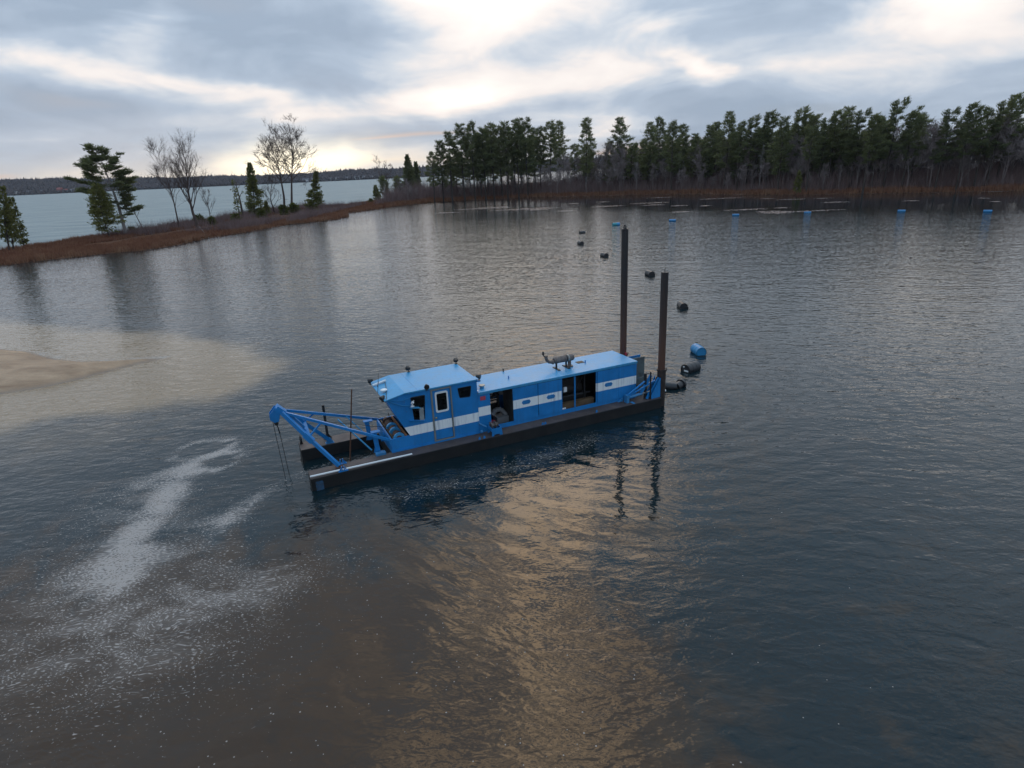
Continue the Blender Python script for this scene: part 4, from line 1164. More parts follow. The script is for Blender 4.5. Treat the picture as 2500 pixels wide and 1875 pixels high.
def spud_mat():
    m, t, out = new_mat('spud_steel')
    P = t.node('ShaderNodeTexCoord', out=3)
    s = t.n.new('ShaderNodeSeparateXYZ')
    t.put(s, 0, P)
    n = t.noise(t.mapping(P, scale=(2, 2, 0.5)), 2.0, 6.0, 0.65)
    f = t.mapr(t.m('ADD', s.outputs[2], t.m('MULTIPLY', t.m('SUBTRACT', n, 0.5), 2.6)), 2.2, 5.8)
    c = t.mix(f, (0.098, 0.043, 0.027), (0.024, 0.021, 0.021))
    c = t.mix(t.mapr(n, 0.55, 0.7, 0, 0.5), c, (0.06, 0.032, 0.022))
    p = t.n.new('ShaderNodeBsdfPrincipled')
    t.put(p, 'Base Color', c)
    t.put(p, 'Roughness', 0.62)
    t.l.new(p.outputs[0], out.inputs[0])
    return m
M['spud'] = spud_mat()

# ------------------------------------------------------------------ the dredge
dredge = empty('dredge_boat', BO, YAW)
dredge.scale = (BS, BS, BS)
tag(dredge, 'blue and white dredge with wheelhouse, bow gantry and two tall spud poles', 'dredge boat')
DK = 0.833
UE, WI, WF, WW = 14.86, 0.709, 2.607, 3.392
# pontoons and hull
for (v0, v1, side) in ((0.0, WI, 'near'), (WF, WW, 'far')):
    b = MB()
    b.box(0.0, UE, v0, v1, -0.5, DK)
    po = b.build('pontoon', [M['hull']], dredge, bevel=0.015)
    d = MB()
    d.box(0.012, UE - 0.012, v0 + 0.012, v1 - 0.012, DK + 0.002, DK + 0.008)
    d.build('deck_plate', [M['deck']], po)
    r = MB()
    vo = v0 - 0.03 if side == 'near' else v1
    r.box(-0.004, UE + 0.004, vo, vo + 0.03, DK - 0.09, DK + 0.004)
    r.box(-0.002, UE, vo + (0.012 if side == 'near' else 0), vo + (0.03 if side == 'near' else 0.018), 0.20, 0.25)
    r.build('rub_rail', [M['hull']], po)
    e = MB()
    for u in np.arange(1.9, 14.5, 2.42):
        e.box(u, u + 0.012, v0 - 0.006 if side == 'near' else v1 - 0.004, v0 + 0.004 if side == 'near' else v1 + 0.006, -0.4, DK - 0.10)
    e.build('weld_seam', [M['hull']], po)
    if side == 'near':
        for u, v in ((1.12, 0.06), (1.18, 0.66)):
            c = MB()
            c.box(u - 0.17, u + 0.17, v - 0.055, v + 0.055, DK + 0.008, DK + 0.03)
            for s in (-0.05, 0.03):
                c.plate_u([(v - 0.05, DK + 0.03), (v + 0.05, DK + 0.03), (v + 0.03, DK + 0.2), (v - 0.03, DK + 0.2)], u + s, u + s + 0.025)
            c.plate_v([(u - 0.16, DK + 0.03), (u - 0.06, DK + 0.03), (u - 0.06, DK + 0.15)], v - 0.012, v + 0.012)
            c.plate_v([(u + 0.16, DK + 0.03), (u + 0.07, DK + 0.15), (u + 0.07, DK + 0.03)], v - 0.012, v + 0.012)
            c.build('post_socket', [M['blue']], po)
        for u in (6.27, 6.47, 9.0, 9.12, 11.54):
            c = MB()
            c.plate_v([(u - 0.05, DK + 0.008), (u + 0.05, DK + 0.008), (u + 0.035, DK + 0.10), (u - 0.01, DK + 0.11)], 0.05, 0.075)
            c.build('padeye', [M['blue']], po)
        c = MB()
        c.plate_v(rrect(0.14, 0.40, 0.30, 0.72, 0.05), -0.045, -0.031)
        c.plate_v(rrect(0.19, 0.35, 0.36, 0.66, 0.04), -0.055, -0.046)
        c.build('hull_bracket', [simple('dull_blue', (0.02, 0.075, 0.15), 0.6, var=0.3, scale=6, dirt=(0.05, 0.04, 0.035), dirt_amt=0.5)], po)
    else:
        c = MB()
        t_ = np.linspace(0, 2 * np.pi, 13)
        ringp = [(0.10, 3.28 + 0.12 * math.cos(q), DK + 0.17 + 0.12 * math.sin(q)) for q in t_]
        c.tube(ringp, 0.045, 6)
        c.box(0.04, 0.16, 3.20, 3.36, DK + 0.004, DK + 0.05)
        c.build('mooring_ring', [M['black']], po)
        c = MB()
        c.cyl((1.10, 3.22, DK), (1.11, 3.24, 2.24), 0.052, n=10)
        c.cyl((1.10, 3.22, DK + 0.006), (1.10, 3.22, DK + 0.02), 0.17, n=8)
        for a in (0, 90, 180, 270):
            q = (math.cos(R(a)), math.sin(R(a)))
            c.face([(1.10 + q[0] * 0.16, 3.22 + q[1] * 0.16, DK + 0.02), (1.10 + q[0] * 0.05, 3.22 + q[1] * 0.05, DK + 0.02), (1.10 + q[0] * 0.05, 3.22 + q[1] * 0.05, DK + 0.2)])
        c.build('deck_post', [M['black']], po)
b = MB()
b.box(2.98, UE - 0.01, WI + 0.002, WF - 0.002, -0.5, DK - 0.004)
hc = b.build('hull', [M['hull']], dredge)
d = MB()
d.box(3.0, UE - 0.02, WI + 0.004, WF - 0.004, DK - 0.002, DK + 0.006)
d.build('deck_plate', [M['deck']], hc)

# lower house: bulwark box that carries the winch, wheelhouse on it
VN, VF = 0.614, 2.898
b = MB()
b.plate_v([(3.0, DK + 0.01), (3.745, DK + 0.01), (3.745, 1.345), (3.02, 1.345), (3.015, 1.16)], VN, VN + 0.02)
b.plate_v([(3.0, DK + 0.01), (3.745, DK + 0.01), (3.745, 1.345), (3.02, 1.345), (3.015, 1.16)], VF - 0.02, VF)
b.box(3.0, 3.025, VN + 0.021, VF - 0.021, DK - 0.35, 1.30)
b.box(3.026, 3.74, VN + 0.021, VF - 0.021, DK + 0.02, DK + 0.04)
b.box(3.0, 3.06, VN, VF, 1.347, 1.375)
for v in (VN + 0.0, VF - 0.05):
    b.box(3.062, 3.72, v, v + 0.05, 1.347, 1.375)
b.build('bulwark', [M['blue']], dredge)
# winch in the well
wn = MB()
wn.cyl((3.36, 0.72, 1.30), (3.36, 2.80, 1.30), 0.115, n=16, mi=0)
wd_ = wn.build('bow_winch', [M['rust']], dredge)
for v, r_0 in ((0.74, 0.22), (1.30, 0.22), (1.36, 0.22), (1.78, 0.22), (1.84, 0.22), (2.42, 0.22)):
    f = MB()
    f.cyl((3.36, v, 1.30), (3.36, v + 0.045, 1.30), r_0, n=20)
    f.build('winch_flange', [M['roof'] if 1.2 < v < 1.9 or v < 0.8 else M['rust']], wd_)
for v in (0.90, 1.48, 1.96, 2.2):
    f = MB()
    for k in range(7):
        f.cyl((3.36, v + k * 0.034, 1.30), (3.36, v + k * 0.034 + 0.030, 1.30), 0.165, n=16)
    f.build('rope_coil', [M['rust']], wd_)
f = MB()
f.box(3.10, 3.20, 0.66, 2.86, 1.0, 1.10)
f.box(3.14, 3.18, 0.66, 2.86, 1.10, 1.33)
f.build('winch_tray', [M['yellowed']], wd_)
f = MB()
f.box(3.60, 3.66, 0.68, 2.86, 1.05, 1.38)
f.box(3.55, 3.59, 0.9, 2.5, 1.22, 1.32)
f.build('winch_guard', [M['rustbright']], wd_)
f = MB()
f.cyl((3.42, 2.25, 1.35), (3.38, 2.28, 1.78), 0.014, n=6)
f.build('brake_lever', [M['rust']], wd_)
f = MB()
f.cyl((3.0, 1.30, 1.15), (2.80, 1.30, 1.15), 0.075, n=12)
f.cyl((3.0, 1.75, 1.15), (2.97, 1.75, 1.15), 0.13, n=14)
f.build('fairlead', [M['blue']], wd_)

# wheelhouse
UB, UT, WTIP, WC, UR = 3.70, 2.98, 2.925, 3.081, 6.512
side_poly = [(3.745, DK + 0.01), (UR, DK + 0.01), (UR, WC - 0.045), (UB, WC - 0.045), (UT + 0.02, WTIP - 0.03), (3.745, 1.36)]
w_front = rpoly([(3.97, 1.95), (4.36, 1.93), (4.44, 2.83), (3.90, 2.83)], 0.05)
w_rear = rpoly([(5.79, 2.46), (6.21, 2.43), (6.27, 2.85), (5.73, 2.85)], 0.05)
D0, D1, DB, DT = 4.66, 5.475, 0.895, 2.998
cabin = MB()
door_hole = [(D0 + 0.01, DB + 0.01), (D1 - 0.01, DB + 0.01), (D1 - 0.01, DT - 0.01), (D0 + 0.01, DT - 0.01)]
cabin.plate_v(side_poly, VN, VN + 0.03, [w_front, w_rear, door_hole], 0, 1)
w_far1 = rpoly([(3.97, 1.95), (4.9, 1.93), (4.9, 2.83), (3.85, 2.83)], 0.05)
cabin.plate_v(side_poly, VF - 0.03, VF, [w_far1, w_rear], 0, 1)
# raked front: lower solid part, wide windscreen above
fx = lambda a, s, off: (3.745 + (UT + 0.02 - 3.745) * s + off, a, 1.36 + (WTIP - 0.03 - 1.36) * s)
fo_ = [(VN + 0.031, 0.0), (VF - 0.031, 0.0), (VF - 0.031, 1.0), (VN + 0.031, 1.0)]
fh = rrect(VN + 0.16, VF - 0.16, 0.42, 0.93, 0.03)
cabin.plate(fo_, lambda a, s: fx(a, s, 0.002), lambda a, s: fx(a, s, 0.035), [fh], 1)
cabin.box(UR - 0.032, UR - 0.002, VN + 0.031, VF - 0.031, DK + 0.01, WC - 0.047, 1)
cabin.box(3.76, UR - 0.034, VN + 0.032, VF - 0.032, DK + 0.012, DK + 0.05, 2)
cb = cabin.build('wheelhouse', [M['cab'], M['blue'], M['dark']], dredge)
g = MB()
g.plate(rrect(VN + 0.15, VF - 0.15, 0.41, 0.94, 0.03), lambda a, s: fx(a, s, 0.016), lambda a, s: fx(a, s, 0.022), [], 0)
g.build('windscreen', [M['glass']], cb)
for nm, poly, v in (('window_pane', rpoly([(5.78, 2.45), (6.22, 2.42), (6.28, 2.86), (5.72, 2.86)], 0.05), VN + 0.012), ('window_pane', rpoly([(5.78, 2.45), (6.22, 2.42), (6.28, 2.86), (5.72, 2.86)], 0.05), VF - 0.018), ('window_pane', rpoly([(3.96, 1.94), (4.91, 1.92), (4.91, 2.84), (3.84, 2.84)], 0.05), VF - 0.018), ('window_pane', rpoly([(3.99, 2.47), (4.40, 2.45), (4.44, 2.84), (3.90, 2.84)], 0.04), VN + 0.012)):
    g = MB()
    g.plate_v(poly, v, v + 0.006)
    g.build(nm, [M['glass']], cb)
def gasket(poly, v):
    b_ = MB()
    c = np.mean(poly, 0)
    outer = [(c[0] + (p[0] - c[0]) * 1.045, c[1] + (p[1] - c[1]) * 1.06) for p in poly]
    b_.plate_v(outer, v, v + 0.008, [[(c[0] + (p[0] - c[0]) * 0.985, c[1] + (p[1] - c[1]) * 0.985) for p in poly]])
    return b_
for poly in (w_front, w_rear):
    gasket(poly, VN - 0.008).build('window_gasket', [M['rubber']], cb)
s_ = MB()
s_.plate_v([(4.17, 1.91), (4.335, 1.87), (4.345, 2.37), (4.175, 2.40)], 0.585, 0.612)
s_.plate_v([(4.185, 1.93), (4.32, 1.895), (4.33, 2.35), (4.19, 2.38)], 0.578, 0.584)
s_.build('window_sash', [M['grey']], cb)
s_ = MB()
s_.beam((3.84, 0.52, 2.50), (4.20, 0.56, 2.415), 0.16, 0.025)
s_.build('window_shelf', [M['roof']], cb)
s_ = MB()
s_.beam((3.78, 0.585, 1.975), (4.33, 0.585, 1.865), 0.06, 0.03)
s_.build('window_ledge', [M['blue']], cb)
s_ = MB()
s_.cyl((3.93, 0.54, 2.515), (3.93, 0.54, 2.535), 0.075, n=10)
s_.cyl((3.93, 0.54, 2.535), (3.93, 0.54, 2.62), 0.03, n=8)
s_.cyl((3.90, 0.54, 2.64), (3.95, 0.50, 2.70), 0.035, 0.055, n=10)
s_.beam((3.96, 0.54, 2.62), (4.0, 0.54, 2.75), 0.02, 0.02)
s_.build('shelf_device', [M['white']], cb)  # plain white device on the window shelf, no lamp
# things seen inside the wheelhouse
s_ = MB()
s_.box(3.95, 4.3, 1.0, 2.5, DK + 0.06, 1.85)
s_.build('console', [M['dark']], cb)
s_ = MB()
s_.box(5.0, 5.5, 1.5, 2.0, DK + 0.4, 1.4)
s_.box(5.45, 5.55, 1.5, 2.0, 1.4, 2.0)
s_.cyl((5.25, 1.75, DK + 0.05), (5.25, 1.75, DK + 0.4), 0.06)
s_.beam((5.9, 1.2, 2.35), (6.1, 1.0, 2.55), 0.25, 0.05)
s_.build('helm_seat', [M['soft']], cb)
# side trim
s_ = MB()
s_.box(3.0, UR, VN - 0.035, VN - 0.002, DK + 0.012, DK + 0.075)
s_.build('base_flange', [M['blue']], cb)
s_ = MB()
s_.tube([(3.03, 0.60, 2.93), (3.35, 0.585, 2.83), (3.6, 0.58, 2.80), (3.9, 0.59, 2.86)], 0.011, 5)
s_.tube([(3.03, 0.60, 2.92), (3.28, 0.585, 2.75), (3.55, 0.575, 2.62), (3.86, 0.56, 2.55)], 0.013, 5)
s_.build('slack_cable', [M['drumblue']], cb)
# door
dr = MB()
dr.plate_v([(D0 + 0.075, DB + 0.07), (D1 - 0.06, DB + 0.07), (D1 - 0.06, DT - 0.06), (D0 + 0.075, DT - 0.06)], VN + 0.004, VN + 0.05, [rrect(4.875, 5.275, 2.115, 2.80, 0.05)], 0, 1)
door = dr.build('cabin_door', [M['cab'], M['blue']], dredge)
fr_ = MB()
fr_.plate_v([(D0, DB), (D1, DB), (D1, DT), (D0, DT)], VN - 0.022, VN - 0.002, [[(D0 + 0.068, DB + 0.062), (D1 - 0.055, DB + 0.062), (D1 - 0.055, DT - 0.055), (D0 + 0.068, DT - 0.055)]])
fr_.plate_v([(D0 + 0.018, DB + 0.018), (D1 - 0.016, DB + 0.018), (D1 - 0.016, DT - 0.016), (D0 + 0.018, DT - 0.016)], VN - 0.034, VN - 0.023, [[(D0 + 0.050, DB + 0.046), (D1 - 0.040, DB + 0.046), (D1 - 0.040, DT - 0.040), (D0 + 0.050, DT - 0.040)]])
fr_.build('door_frame', [M['alu']], door)
fr_ = MB()
fr_.plate_v(rrect(4.815, 5.325, 2.05, 2.865, 0.075), VN - 0.026, VN + 0.003, [rrect(4.878, 5.272, 2.118, 2.797, 0.05)])
fr_.build('window_frame', [M['white']], door)
fr_ = MB()
fr_.plate_v(rrect(4.87, 5.28, 2.11, 2.805, 0.05), VN + 0.010, VN + 0.018)
fr_.build('window_pane', [M['glass']], door)
fr_ = MB()
fr_.cyl((4.785, VN - 0.005, 1.875), (4.785, VN - 0.05, 1.875), 0.018, n=8)
fr_.ball((4.785, VN - 0.065, 1.875), 0.038)
fr_.build('door_knob', [M['brass']], door)
for w in (1.25, 2.0, 2.75):
    fr_ = MB()
    fr_.cyl((D1 - 0.055, VN - 0.036, w - 0.05), (D1 - 0.055, VN - 0.036, w + 0.05), 0.012, n=6)
    fr_.build('door_hinge', [M['alu']], door)
# wheelhouse roof, folded at the front
rf = MB()
ov = 0.035
pr = [(UT - 0.04, WTIP - 0.008), (UB, WC - 0.006), (UR + 0.03, WC - 0.006), (UR + 0.03, WC - 0.046), (UB, WC - 0.044), (UT - 0.03, WTIP - 0.046)]
rf.plate_v(pr, VN - ov, VF + ov)
rf.box(UB + 0.1, UR + 0.031, VN - ov - 0.012, VN - ov - 0.001, WC - 0.055, WC + 0.002)
roof = rf.build('wheelhouse_roof', [M['roof']], dredge, bevel=0.008)
s_ = MB()
s_.box(4.19, 4.197, VN - 0.02, VF + 0.02, WC - 0.005, WC - 0.002)
s_.build('roof_seam', [M['blue']], roof)
def spotlight(u, v, w, du, dv, dw):
    b_ = MB()
    d = unit(np.array([du, dv, dw]))
    c = np.array([u, v, w + 0.15])
    b_.box(u - 0.05, u + 0.05, v - 0.04, v + 0.04, w, w + 0.015, 0)
    b_.cyl((u, v, w + 0.015), (u, v, w + 0.08), 0.016, n=6)
    b_.cyl(c - d * 0.07, c + d * 0.045, 0.055, 0.096, n=14, mi=0)
    b_.cyl(c + d * 0.045, c + d * 0.075, 0.100, 0.100, n=14, mi=0, cmi=1)
    b_.ball(c - d * 0.065, 0.055, 0)
    return b_.build('spotlight', [M['black'], M['rubber']], roof)
spotlight(4.52, 2.90, WC - 0.004, -0.3, 1, -0.1)
spotlight(6.52, 2.86, WC - 0.004, 0.2, 1, -0.15)
spotlight(6.60, 0.60, WC - 0.06, 0.8, -0.7, -0.15)
spotlight(4.53, 0.57, WC - 0.05, -0.15, -1, -0.2)
spotlight(2.93, 2.72, WTIP - 0.02, -1, 0.4, -0.35)
spotlight(2.93, 0.80, WTIP - 0.10, -0.9, -0.5, -0.5)
s_ = MB()
s_.box(6.50, 6.64, 0.52, 0.66, WC - 0.10, WC - 0.05)
s_.build('light_bracket', [M['blue']], roof)
def rw(u):  # height of the roof skin on the front slope
    return WTIP - 0.006 + (u - UT + 0.04) / (UB - UT + 0.04) * (WC - WTIP) if u < UB else WC
s_ = MB()
s_.cyl((2.93, 2.34, rw(2.93) + 0.06), (3.45, 2.34, rw(3.45) + 0.06), 0.042, n=10)
s_.box(3.0, 3.06, 2.32, 2.36, rw(3.03) - 0.005, rw(3.03) + 0.03)
s_.box(3.3, 3.36, 2.32, 2.36, rw(3.33) - 0.005, rw(3.33) + 0.03)
s_.build('light_bar', [M['white']], roof)
s_ = MB()
s_.cyl((3.14, 1.42, rw(3.14) - 0.005), (3.14, 1.42, rw(3.14) + 0.05), 0.05, n=10)
s_.ball((3.14, 1.42, rw(3.14) + 0.08), 0.13, 0, 0.35, 16)
s_.build('dome_antenna', [M['white']], roof)
s_ = MB()
s_.cyl((2.95, 1.62, rw(2.95) - 0.005), (3.08, 1.72, 3.62), 0.012, 0.006, n=6)
s_.beam((2.97, 1.66, rw(3.0) + 0.18), (3.10, 2.0, rw(3.1) + 0.25), 0.02, 0.02)
s_.build('whip_antenna', [M['black']], roof)
s_ = MB()
s_.tube([(3.40, 2.34, rw(3.4) + 0.03), (3.35, 2.0, rw(3.35) + 0.01), (3.28, 1.6, rw(3.28) + 0.02), (3.12, 1.0, rw(3.12) + 0.015), (3.03, 0.6, 2.93)], 0.010, 5)
s_.build('roof_cable', [M['cable']], roof)

# engine house
EF, ER, EB = 2.42, 2.535, 13.90
VE = 0.606
eh = MB()
eh.plate_v([(UR + 0.004, DK + 0.01), (7.02, DK + 0.01), (7.02, ER - 0.06), (UR + 0.004, ER - 0.06)], VE + 0.002, VE + 0.03, mi=0)
eh.plate_v([(7.02, 2.41), (EB, 2.41), (EB, ER - 0.058), (7.02, ER - 0.058)], VE + 0.004, VE + 0.03, mi=1)
eh.box(7.0, EB - 0.01, VE + 0.004, VE + 0.03, DK + 0.01, 1.02, 1)
eh.plate_v([(UR + 0.004, DK + 0.01), (EB, DK + 0.01), (EB, ER - 0.06), (UR + 0.004, ER - 0.06)], EF - 0.03, EF, [[(7.05, 1.75), (8.35, 1.75), (8.35, 2.44), (7.05, 2.44)]], 0, 1)
eh.box(EB - 0.03, EB - 0.002, VE + 0.032, EF - 0.032, DK + 0.01, ER - 0.06, 1)
eh.box(UR + 0.01, EB - 0.035, VE + 0.035, EF - 0.035, DK + 0.008, DK + 0.03, 2)
eh.box(10.19, 10.23, VE + 0.006, VE + 0.03, 1.0, 2.41, 1)
eh.box(10.80, 10.86, VE - 0.004, VE + 0.03, 1.0, 2.41, 1)
eh.box(11.86, 11.915, VE + 0.006, VE + 0.03, 1.0, 2.41, 0)
eh.box(7.96, 7.99, VE + 0.03, VE + 0.9, DK + 0.02, 2.4, 2)
eh.box(8.4, EB - 0.04, EF - 0.05, EF - 0.034, DK + 0.03, ER - 0.07, 2)  # dark lining added to stand in for the shade inside
eh.box(8.4, EB - 0.04, VE + 0.034, EF - 0.052, ER - 0.075, ER - 0.066, 2)
eh.box(10.17, 10.185, VE + 0.03, EF - 0.04, DK + 0.02, ER - 0.07, 2)
house = eh.build('engine_house', [M['eng'], M['blue'], M['dark']], dredge)
def badge(u, parent):
    b_ = MB()
    w = 1.735
    hexa = [(u - 0.20, w), (u - 0.14, w + 0.085), (u + 0.14, w + 0.085), (u + 0.20, w), (u + 0.14, w - 0.085), (u - 0.14, w - 0.085)]
    sc = lambda k: [(u + (a - u) * k, w + (c - w) * k) for a, c in hexa]
    b_.plate_v(hexa, VE - 0.030, VE - 0.021, mi=0)
    b_.plate_v(sc(0.80), VE - 0.034, VE - 0.031, [sc(0.68)], 1)
    b_.box(u - 0.085, u + 0.085, VE - 0.034, VE - 0.031, w - 0.012, w + 0.012, 1)
    return b_.build('badge', [M['blue'], M['dullplate']], parent)
M['dullplate'] = simple('faded_blue_plate', (0.035, 0.20, 0.42), 0.5, var=0.15)
for u0, u1, bd in ((7.985, 9.095, 8.56), (9.115, 10.185, 9.68), (11.92, 12.985, 12.47), (12.995, EB, None)):
    p_ = MB()
    p_.plate_v([(u0, 0.985), (u1, 0.985), (u1, 2.40), (u0, 2.40)], VE - 0.02, VE + 0.002)
    pn = p_.build('side_panel', [M['eng']], dredge, bevel=0.006)
    if bd:
        badge(bd, pn)
        for w in (1.1, 2.3):
            q = MB()
            q.box(u0 + 0.02, u0 + 0.06, VE - 0.032, VE - 0.021, w - 0.04, w + 0.04)
            q.build('panel_hinge', [M['blue']], pn)
er = MB()
er.box(UR + 0.03, EB + 0.03, VE - 0.045, EF + 0.045, ER - 0.055, ER)
er.box(UR + 0.035, EB + 0.028, VE - 0.030, VE - 0.001, ER - 0.115, ER - 0.057)
eroof = er.build('engine_house_roof', [M['roof']], dredge, bevel=0.008)
s_ = MB()
s_.box(UR + 0.035, 6.60, 0.70, 2.2, ER + 0.002, ER + 0.02)
s_.build('roof_flashing', [M['white']], eroof)
s_ = MB()
s_.cyl((6.86, 0.98, ER), (6.86, 0.98, ER + 0.10), 0.085, n=14, mi=1)
s_.cyl((6.86, 0.98, ER + 0.10), (6.86, 0.98, ER + 0.13), 0.13, 0.12, n=16, mi=0)
s_.build('vent_cap', [M['alu'], M['roof']], eroof)
for u, v, mk, h in ((8.22, 1.45, 'blue', 0.12), (8.40, 2.36, 'black', 0.14), (11.92, 1.56, 'blue', 0.12)):
    s_ = MB()
    s_.cyl((u, v, ER), (u, v, ER + h), 0.028, n=8)
    s_.build('roof_stub', [M[mk]], eroof)
s_ = MB()
s_.box(11.60, 11.93, 1.62, 1.88, ER + 0.002, ER + 0.012)
s_.build('roof_patch', [M['yellowed']], eroof)
s_ = MB()
s_.box(6.61, 6.83, VE - 0.010, VE - 0.002, 2.18, 2.34)
s_.box(6.64, 6.80, VE - 0.013, VE - 0.011, 2.285, 2.295, 1)
s_.box(6.64, 6.77, VE - 0.013, VE - 0.011, 2.235, 2.245, 1)
s_.build('warning_sign', [M['red'], simple('faded_pink', (0.45, 0.14, 0.17), 0.6)], house)
# machinery seen through the openings
mc = MB()
mc.box(10.3, 11.75, 1.2, 2.1, DK + 0.03, 1.35, 0)
mc.cyl((10.45, 1.6, 1.55), (11.6, 1.6, 1.55), 0.30, n=14, mi=0)
mc.box(10.6, 11.5, 1.35, 1.85, 1.75, 2.05, 0)
mc.box(10.24, 11.84, 0.75, 0.95, DK + 0.032, 1.22, 1)
mc.cyl((11.0, 1.2, 1.3), (11.45, 1.0, 2.15), 0.02, n=6, mi=2)
mc.cyl((11.5, 0.95, DK + 0.05), (11.5, 0.95, 2.4), 0.04, n=8, mi=2)
mc.cyl((10.4, 1.0, 1.42), (11.8, 1.0, 1.42), 0.045, n=8, mi=2)
mc.build('engine', [M['dark'], M['yellowed'], M['black']], house)
mc = MB()
mc.box(10.40, 10.55, 0.78, 0.86, 1.72, 1.92)
mc.build('switch_box', [M['white']], house)
mc = MB()
mc.box(10.25, 10.42, 0.65, 0.72, 1.03, 1.07)
mc.build('white_rag', [M['white']], house)
mc = MB()
mc.cyl((7.65, 1.55, 2.45), (7.65, 1.55, 2.12), 0.03, n=8)
mc.cyl((7.65, 1.55, 2.12), (7.65, 1.55, 1.92), 0.05, 0.17, n=8)
mc.cyl((7.65, 1.55, 1.92), (7.65, 1.55, 1.85), 0.17, 0.05, n=8)
mc.beam((7.05, 1.7, 1.80), (7.75, 1.6, 1.86), 0.06, 0.06)
mc.beam((7.05, 1.7, 1.62), (7.75, 1.6, 1.70), 0.06, 0.06)
mc.tube([(7.1, 1.75, 1.70), (7.25, 1.75, 1.84), (7.5, 1.72, 1.90), (7.75, 1.65, 1.90), (7.8, 1.6, 1.72)], 0.03, 6)
mc.box(7.06, 7.9, 1.75, 2.3, DK + 0.03, 1.50)
mc.box(7.72, 7.8, 1.55, 1.65, 1.2, 2.45)
mc.build('pump_frame', [M['black']], house)
mc = MB()
mc.tube([(7.3, 1.2, 1.20), (7.5, 1.3, 1.36), (7.75, 1.3, 1.34), (7.93, 1.2, 1.1)], 0.10, 8)
mc.box(7.45, 7.95, 1.0, 1.5, DK + 0.03, 1.12)
mc.build('tarp_bundle', [M['soft']], house)
mc = MB()
mc.cyl((7.22, 1.0, DK + 0.03), (7.22, 1.0, DK + 0.22), 0.13, n=12)
mc.build('red_can', [M['red']], house)
# exhaust silencer on the roof
mf = MB()
mf.cyl((10.40, 1.5, 2.92), (11.24, 1.5, 2.93), 0.145, n=18)
mf.cyl((10.34, 1.5, 2.92), (10.40, 1.5, 2.92), 0.11, 0.145, n=18)
mf.cyl((11.24, 1.5, 2.93), (11.29, 1.5, 2.93), 0.145, 0.11, n=18)
mfl = mf.build('exhaust_silencer', [M['muffler']], dredge)
for u in (10.93, 11.02):
    s_ = MB()
    s_.cyl((u - 0.025, 1.5, 2.926), (u + 0.025, 1.5, 2.927), 0.153, n=18)
    s_.build('silencer_strap', [M['black'] if u < 11 else M['alu']], mfl)
s_ = MB()
s_.tube([(10.42, 1.5, 2.86), (10.26, 1.5, 2.86), (10.12, 1.5, 2.90), (10.03, 1.5, 2.98), (9.99, 1.5, 3.08), (9.98, 1.5, 3.16)], 0.068, 10)
s_.cyl((10.28, 1.5, 2.86), (10.32, 1.5, 2.86), 0.095, n=12)
s_.build('exhaust_pipe', [M['muffler']], mfl)
s_ = MB()
s_.cyl((9.98, 1.5, 3.16), (9.98, 1.5, 3.19), 0.085, n=12)
s_.beam((9.90, 1.5, 3.15), (9.87, 1.5, 3.24), 0.03, 0.03)
s_.cyl((9.865, 1.5, 3.31), (9.85, 1.5, 3.312), 0.085, n=12)
s_.build('rain_flap', [M['black']], mfl)
for u, pipe in ((10.46, False), (10.93, True)):
    s_ = MB()
    s_.box(u - 0.05, u + 0.05, 1.20, 1.74, ER + 0.002, ER + 0.03)
    s_.box(u - 0.03, u + 0.03, 1.46, 1.52, ER + 0.03, 2.79)
    s_.build('silencer_stand', [M['black']], mfl)
s_ = MB()
s_.cyl((11.10, 1.5, ER + 0.002), (11.10, 1.5, ER + 0.05), 0.15, n=14)
s_.cyl((11.10, 1.5, ER + 0.05), (11.10, 1.5, 2.82), 0.075, n=12)
s_.build('riser_pipe', [M['muffler']], mfl)
# side winch on the near deck
sw = MB()
sw.plate_v([(6.78, DK + 0.01), (6.88, DK + 0.01), (6.88, DK + 0.07), (7.12, DK + 0.07), (7.12, DK + 0.01), (7.24, DK + 0.01), (7.20, DK + 0.32), (6.80, DK + 0.32)], 0.04, 0.06)
sw.plate_v([(6.78, DK + 0.01), (6.88, DK + 0.01), (6.88, DK + 0.07), (7.12, DK + 0.07), (7.12, DK + 0.01), (7.24, DK + 0.01), (7.20, DK + 0.32), (6.80, DK + 0.32)], 0.46, 0.48)
sw.box(6.80, 7.20, 0.061, 0.459, DK + 0.18, DK + 0.20)
sw.box(6.80, 6.82, 0.061, 0.459, DK + 0.20, DK + 0.33)
sw.box(7.18, 7.20, 0.061, 0.459, DK + 0.20, DK + 0.33)
swo = sw.build('side_winch', [M['blue']], dredge)
s_ = MB()
s_.cyl((6.84, 0.27, DK + 0.38), (7.14, 0.27, DK + 0.38), 0.09, n=14)
s_.cyl((6.84, 0.27, DK + 0.38), (6.87, 0.27, DK + 0.38), 0.15, n=16)
s_.cyl((7.00, 0.27, DK + 0.38), (7.03, 0.27, DK + 0.38), 0.15, n=16)
s_.build('winch_drum', [M['muffler']], swo)
s_ = MB()
s_.cyl((6.72, 0.40, DK + 0.30), (6.50, 0.62, DK + 0.42), 0.03, n=8)
s_.cyl((6.55, 0.42, DK + 0.14), (6.47, 0.42, DK + 0.14), 0.06, n=10)
s_.build('drive_shaft', [M['dullplate']], swo)

